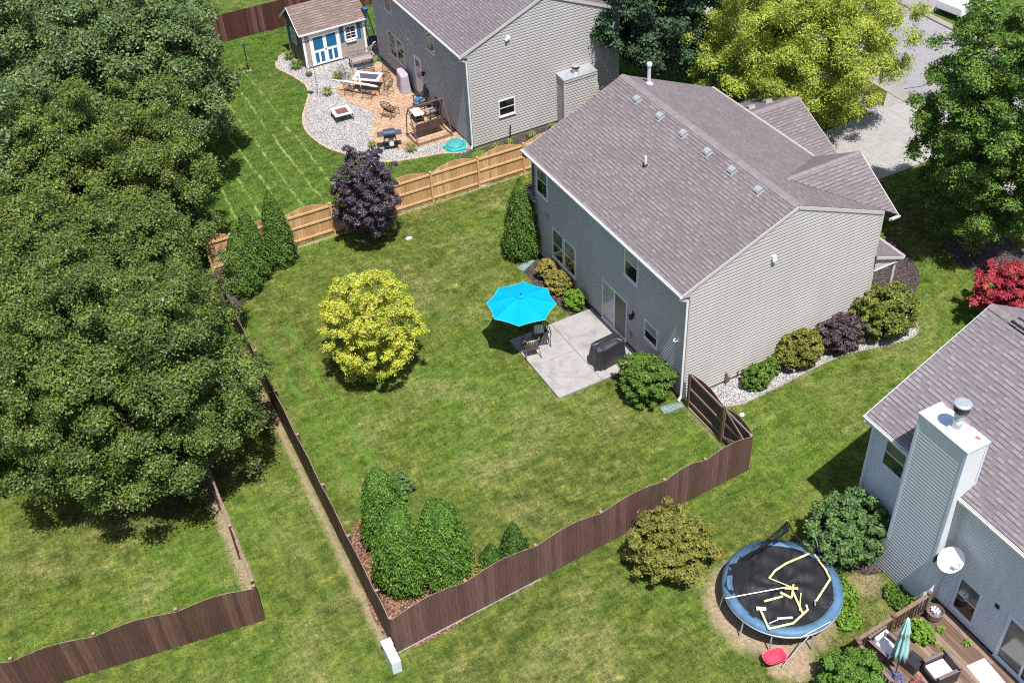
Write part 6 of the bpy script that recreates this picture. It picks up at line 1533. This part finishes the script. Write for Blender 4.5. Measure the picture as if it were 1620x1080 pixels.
# front of the houses
tree('honey_locust', 'large yellow green feathery tree beside the driveway at the top', (17.2, 14.9, 0), (16.9, 14.5, 5.0), (4.6, 4.8, 3.8), 'leaf_locust', 230000, .062, 23, m=330, cr=.12, r0=.25, droop=.45, asp=.42, flat=.55, zcut=-.95, jit=.16)
tree('dark_shade_tree', 'dark green tree behind the two houses at the top centre', (12.2, 20.0, 0), (12.2, 20.0, 5.2), (3.1, 3.1, 3.2), 'leaf_dark', 90000, .085, 24, m=200, cr=.14, r0=.22, zcut=-.95)
tree('maple', 'tall green maple filling the top right corner beside the driveway', (16.3, 1.3, 0), (16.3, 1.6, 6.2), (3.2, 3.4, 5.2), 'leaf_maple', 220000, .056, 25, m=330, cr=.13, r0=.24, flat=.6, zcut=-.98, jit=.11)
tree('maple', 'green tree at the right edge behind the tall maple', (23.5, -3.4, 0), (23.5, -3.2, 5.5), (4.0, 4.0, 4.6), 'leaf_maple', 80000, .085, 26, m=220, cr=.13, r0=.22, flat=.5, zcut=-.95)
tree('red_maple', 'small red leaved maple behind the roof at the right edge', (13.5, -3.1, 0), (13.5, -3.1, 1.6), (1.5, 1.5, 1.05), 'leaf_red', 34000, .05, 27, m=140, cr=.13, r0=.07, flat=.6, zcut=-.9)

def shrub(name, label, c, R_, mat, n, size, seed, m=40, cr=.26, group=None, stems=5, **kw):
    m = int(m * 2.2); cr = cr * .66; n = int(n * 1.35); size = size * .84; kw.setdefault('rndm', .7)
    """c = centre on the ground, R_ = radii, crown from the ground up"""
    rng = np.random.default_rng(seed); t = thing(name, label, 'shrub', (c[0], c[1], 0), 0, group)
    cen = (0, 0, R_[2] * .95); ekw = dict(zcut=-.9, jit=.10, inner=.4, flat=.8); ekw.update({k: kw.pop(k) for k in ('inner', 'flat', 'zcut', 'jit') if k in kw})
    cl = ellipsoid_clusters(cen, R_, m, cr, rng, **ekw)
    mb = MB()
    for i in range(stems):
        a = 2 * PI * i / stems; mb.tube([(.06 * math.cos(a), .06 * math.sin(a), 0), (R_[0] * .3 * math.cos(a), R_[1] * .3 * math.sin(a), R_[2] * .8), (R_[0] * .55 * math.cos(a), R_[1] * .55 * math.sin(a), R_[2] * 1.3)], [.03, .02, .006], 5)
    mb.build('stems', 'bark', t)
    crown('foliage', mat, t, cl, n, size, rng, centre=(0, 0, R_[2] * .5), **kw); return t
def conifer(name, label, c, r, h, mat, n, size, seed, bluntness=.55, group=None, tops=1, lean=(0, 0)):
    """arborvitae: upright sprays on a tapered column"""
    rng = np.random.default_rng(seed); t = thing(name, label, 'evergreen', (c[0], c[1], 0), 0, group)
    Ps = []; Ns = []; n = int(n)
    for k in range(tops):
        m = n // tops; ox, oy = (0, 0) if tops == 1 else (r * .42 * math.cos(k * 2.3 + seed), r * .42 * math.sin(k * 2.3 + seed)); rr_ = r if tops == 1 else r * .66; hh = h * (1 - .08 * k)
        u = rng.random(m) ** (1.25 if tops == 1 else 1.1); z = u * hh
        prof = rr_ * np.clip((1 - u ** (1 / max(bluntness, .05))), 0, 1) ** .8 * np.clip(.70 + u * 1.6, .0, 1)
        a = rng.random(m) * 2 * PI; bumps = 1 + .12 * np.sin(a * 5 + z * 2.1 + seed) * np.sin(z * 3.3 + a * 2) + .08 * np.sin(a * 13 + z * 7) * np.sin(z * 11 + a * 3)
        ed = np.clip(rng.normal(.90, .12, m), .3, 1.2); q = prof * bumps * ed
        Ps.append(np.stack([ox + q * np.cos(a) + lean[0] * z, oy + q * np.sin(a) + lean[1] * z, z + .03], 1)); Ns.append(np.stack([np.cos(a), np.sin(a), np.full(m, .45)], 1))
    P = np.concatenate(Ps); N = unit(np.concatenate(Ns) + rng.normal(size=P.shape) * .6)
    spin = np.tile(np.array([[0, 0, 1.0]]), (len(P), 1)); V, F = leaves(P, N, size, rng, .45, .2, spin); mesh_np('foliage', V, F, mat, t)
    mb = MB(); mb.tube([(0, 0, 0), (lean[0] * h * .8, lean[1] * h * .8, h * .8)], [.07, .02], 8); mb.build('trunk', 'bark', t)
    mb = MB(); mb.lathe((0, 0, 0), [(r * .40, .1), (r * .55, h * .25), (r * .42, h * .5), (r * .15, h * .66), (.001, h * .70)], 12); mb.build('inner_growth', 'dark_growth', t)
    return t
conifer('arborvitae', 'arborvitae nearest the big trees in the dark mulch bed', (-12.1, 15.35), .70, 3.2, 'leaf_arb_mid', 24000, .05, 31, bluntness=.45)
conifer('arborvitae', 'middle arborvitae of three in the dark mulch bed', (-11.40, 15.95), .64, 3.7, 'leaf_arb_mid', 24000, .05, 32, bluntness=.45)
conifer('arborvitae', 'arborvitae nearest the cedar fence panel in the dark mulch bed', (-10.08, 16.45), .64, 3.8, 'leaf_arb_mid', 24000, .05, 33, bluntness=.45)
conifer('arborvitae', 'tall dark cone shaped evergreen at the far corner of the main house', (-.66, 11.35), .84, 3.9, 'leaf_arb_mid', 28000, .05, 34, bluntness=.62)
conifer('arborvitae', 'rear bright arborvitae in the fence corner bed', (-12.45, -.55), .74, 3.75, 'leaf_arb', 30000, .045, 35, bluntness=.36)
conifer('arborvitae', 'bright arborvitae closest to the fence corner', (-12.62, -2.35), .86, 3.7, 'leaf_arb', 36000, .045, 36, bluntness=.36)
conifer('arborvitae', 'bright arborvitae next to the small yellowish ball shrub', (-11.38, -2.78), .92, 3.8, 'leaf_arb', 40000, .045, 37, bluntness=.34)
conifer('dwarf_conifer', 'small dark cone shrub against the brown fence', (-10.0, -3.45), .50, 1.45, 'leaf_arb_dark', 8000, .05, 38, bluntness=.8)
conifer('dwarf_conifer', 'taller narrow dark cone shrub against the brown fence', (-9.05, -3.25), .50, 1.75, 'leaf_arb_dark', 9000, .05, 39, bluntness=.85)
shrub('ball_shrub', 'low yellowish ball shrub between the arborvitae and the small cones', (-10.68, -3.3), (.50, .50, .42), 'leaf_olive', 6000, .04, 40)
shrub('low_shrub', 'low dark shrub behind the bright arborvitae group', (-11.25, 1.35), (.55, .55, .35), 'leaf_bush_dark', 4500, .05, 41)
shrub('patio_shrub', 'big leafy shrub by the patio and the house corner', (-.98, 1.10), (.98, 1.12, .82), 'leaf_bush', 22000, .055, 42, m=60, cr=.24, rndm=.7)
shrub('flowering_shrub', 'yellowing shrub under the double windows, farthest from the patio', (-.52, 9.35), (.50, .52, .45), 'leaf_autumn', 6500, .05, 43)
shrub('flowering_shrub', 'orange tinged shrub in the middle of the mulch bed by the back wall', (-.58, 8.28), (.52, .58, .47), 'leaf_autumn', 7500, .05, 44)
shrub('boxwood', 'small bright green shrub at the patio edge', (-.60, 6.98), (.44, .46, .42), 'leaf_lime', 6500, .042, 45)
shrub('boxwood', 'small bright green shrub with thin stems on the white gravel by the gate', (2.95, -.72), (.70, .48, .48), 'leaf_bush', 6500, .06, 46, rndm=.8)
shrub('boxwood', 'tiny green shrub between the gate shrub and the olive gravel bed shrub', (3.85, -.45), (.38, .34, .38), 'leaf_bush', 2600, .06, 47, rndm=.8)
shrub('gravel_shrub', 'olive green pointed shrub on the white gravel left of the purple shrub', (5.0, -.62), (.92, .72, .80), 'leaf_olive', 15000, .055, 48, m=50)
shrub('gravel_shrub', 'purple brown round shrub on the white gravel beside the house', (6.95, -.62), (.98, .76, .76), 'leaf_purple_bush', 16000, .055, 49, m=50)
shrub('gravel_shrub', 'largest round green shrub at the front corner of the main house', (9.05, -.85), (1.32, 1.05, 1.08), 'leaf_olive_green', 26000, .06, 50, m=60, cr=.22)
shrub('boxwood', 'round green shrub in the dark mulch beside the front porch', (12.2, 3.6), (.70, .70, .62), 'leaf_bush', 8000, .06, 51)
shrub('viburnum', 'wide olive brown shrub outside the brown fence near the trampoline', (-4.75, -6.05), (1.42, 1.28, 1.00), 'leaf_olive', 30000, .055, 52, m=70, cr=.21)
shrub('viburnum', 'large dark green shrub between the trampoline and the chimney', (.42, -8.55), (1.40, 1.20, 1.16), 'leaf_bush_dark', 30000, .065, 53, m=70, cr=.22, rndm=.7)
shrub('yew', 'clipped rounded green yew at the bottom edge beside the deck', (-2.95, -12.62), (.90, .90, .76), 'leaf_yew', 26000, .045, 54, m=60, cr=.22)
shrub('weed_patch', 'loose green weeds between the trampoline and the deck', (-.75, -9.9), (.42, .55, .16), 'leaf_lime', 900, .06, 55, stems=3)
shrub('weed_patch', 'green weeds at the foot of the chimney', (.55, -11.0), (.38, .60, .16), 'leaf_bush', 1800, .05, 56, stems=3)
shrub('weed_patch', 'green weeds along the lower right rim of the trampoline', (-1.35, -10.75), (.40, .40, .16), 'leaf_lime', 900, .06, 57, stems=3)
shrub('weed_patch', 'loose dark weed tuft inside the left yard by its fence corner', (-17.65, -.55), (.40, .35, .16), 'leaf_bush_dark', 1800, .05, 58, stems=3)
shrub('deck_fern', 'leafy green fern on the deck behind the closed parasol', (.18, -12.25), (.34, .48, .30), 'leaf_lime', 3200, .05, 59, stems=4)

def tuft(label, c, r, h, n, seed, mat='leaf_grass', z=0.0, group=None, name='ornamental_grass'):
    rng = np.random.default_rng(seed); t = thing(name, label, 'plant', (c[0], c[1], z), 0, group); Vs = []; Fs = []; k = 0
    for i in range(n):
        a = rng.uniform(0, 2 * PI); L = r * rng.uniform(.5, 1.1); hh = h * rng.uniform(.6, 1.1); d = np.array([math.cos(a), math.sin(a), 0]); s_ = np.array([-d[1], d[0], 0]) * .014
        pts = [d * .03, d * L * .35 + [0, 0, hh * .8], d * L * .75 + [0, 0, hh], d * L + [0, 0, hh * .55]]; wd = [1, 1, .8, .15]
        for p, w_ in zip(pts, wd): Vs += [p - s_ * w_, p + s_ * w_]
        for q in range(3): Fs.append([k + 2 * q, k + 2 * q + 1, k + 2 * q + 3, k + 2 * q + 2])
        k += 8
    mesh_np('blades', np.array(Vs), np.array(Fs), mat, t); return t
tuft('ornamental grass tuft beside the left wall of the shed, farther back', (-2.95, 35.1), .42, .42, 130, 61, 'leaf_bush'); tuft('ornamental grass tuft at the front left corner of the shed', (-2.98, 33.75), .45, .45, 140, 62, 'leaf_bush')
tuft('yellow green grass tuft on the gravel left of the dining table', (-1.5, 31.2), .36, .42, 120, 63); tuft('yellow green grass tuft on the gravel behind the square fire pit', (-2.62, 29.85), .36, .42, 120, 64)
tuft('yellow green grass tuft on the gravel right of the open barbecue', (-1.2, 21.95), .36, .42, 120, 65); tuft('small grass tuft on the gravel behind the purple tree', (-2.75, 23.45), .28, .34, 80, 66)
tuft('lime plant growing in the hanging basket', (-3.44, 30.05), .18, .12, 60, 67, 'leaf_lime', z=1.42, name='basket_plant')
tuft('lime green plant in a pot beside the bench and house corner', (1.25, 32.0), .25, .3, 70, 68, 'leaf_lime')
for i, (x, y, l) in enumerate(((2.55, 19.85, 'plant in the mulch under the small gable window, left one'), (3.3, 19.8, 'plant in the mulch under the small gable window, right one'), (4.6, 19.85, 'plant in the mulch halfway to the gas fireplace box'), (5.9, 20.0, 'plant in the mulch at the corner of the gas fireplace box'))): tuft(l, (x, y), .26, .30, 70, 70 + i)
tuft('small weed growing between deck boards by the basket', (.82, -12.45), .17, .15, 60, 75, 'leaf_lime', z=ZD, name='deck_weed'); tuft('tiny weed in the deck boards next to the parasol table', (.42, -13.0), .11, .10, 40, 76, 'leaf_lime', z=ZD, name='deck_weed'); tuft('small weed at the wall edge of the deck near the white rug', (1.15, -13.2), .16, .14, 60, 77, 'leaf_lime', z=ZD, name='deck_weed')
tuft('dry brown grass clump at the foot of the bird feeder pole', (-5.72, 35.4), .3, .25, 80, 78)

# ---- mown grass as geometry: one sheet of blades
def in_poly(x, y, poly):
    c = np.zeros(len(x), bool); n = len(poly); j = n - 1
    for i in range(n):
        xi, yi = poly[i][0], poly[i][1]; xj, yj = poly[j][0], poly[j][1]
        c ^= ((yi > y) != (yj > y)) & (x < (xj - xi) * (y - yi) / (yj - yi + 1e-12) + xi); j = i
    return c
rng = np.random.default_rng(99)
VIEW = [(-26, -1), (1.8, -16), (24, 4), (24, 22), (12, 36), (-8, 46), (-20, 46), (-24, 20)]
N_ = 900000; x = rng.uniform(-26, 24, N_); y = rng.uniform(-16, 46, N_)
k = in_poly(x, y, VIEW)
k &= ~((x > -3.98) & (x < 0.05) & (y > 2.48) & (y < 6.48)); k &= ~((x > -.02) & (x < 8.77) & (y > -.02) & (y < 11.9)); k &= ~((x > 8.7) & (x < 13.2) & (y > 7.2) & (y < 13))
k &= ~((x > 1.55) & (x < 10.2) & (y > 19.6) & (y < 32.5)); k &= ~((x > -2.6) & (x < 1.3) & (y > 33.2) & (y < 36)); k &= ~((x > .9) & (y < -7.6)); k &= ~((x > -2.25) & (y < -11.8))
k &= ~((x > 12.95) & (x < 22.7) & (y > 7.4) & (y < 12.4)); k &= ~((x > 20.35) & (x < 21.45)) & ~(x > 22.6)
for o in list(bpy.data.objects):
    if o.type == 'MESH' and o.name.split('.')[0] in ('mulch_bed', 'gravel_bed', 'paver_patio'):
        me = o.data; poly = [(v.co.x, v.co.y) for v in me.vertices][:len(me.polygons[0].vertices)]; k &= ~in_poly(x, y, poly)
k &= ~(np.hypot(x + 2.95, y + 9.1) < 2.06 + .2 * np.sin(x * 9)) & ~(np.hypot(x + 3.75, y + 10.9) < .8)
fx = -14.0 + .62 * (y + 4.62) / 18.4; k &= ~((np.abs(x - fx + .16) < .20 + .06 * np.sin(y * 7)) & (y > -4.6) & (y < 13))
k &= ~((np.abs(x + 17.1 - .5 * (y + 1.3) / 13.7) < .22) & (y > -1.3) & (y < 7))
k &= ~(np.abs(y - 17.3) < .12)
x, y = x[k], y[k]; n = len(x)
P = np.stack([x, y, np.zeros(n)], 1); a = rng.uniform(0, 2 * PI, n); h = rng.uniform(.025, .065, n) * np.where(y > 17.4, 1.2, 1.0); w_ = rng.uniform(.010, .022, n)
S_ = np.stack([np.cos(a), np.sin(a), np.zeros(n)], 1) * w_[:, None]; L_ = np.stack([rng.normal(0, .5, n) * h, rng.normal(0, .5, n) * h, h], 1)
V = np.stack([P - S_, P + S_, P + L_ + S_ * .25, P + L_ - S_ * .25], 1).reshape(-1, 3)
gr = mesh_np('grass', V, np.arange(4 * n).reshape(n, 4), 'blade'); gr['kind'] = 'stuff'; print('blades', n)
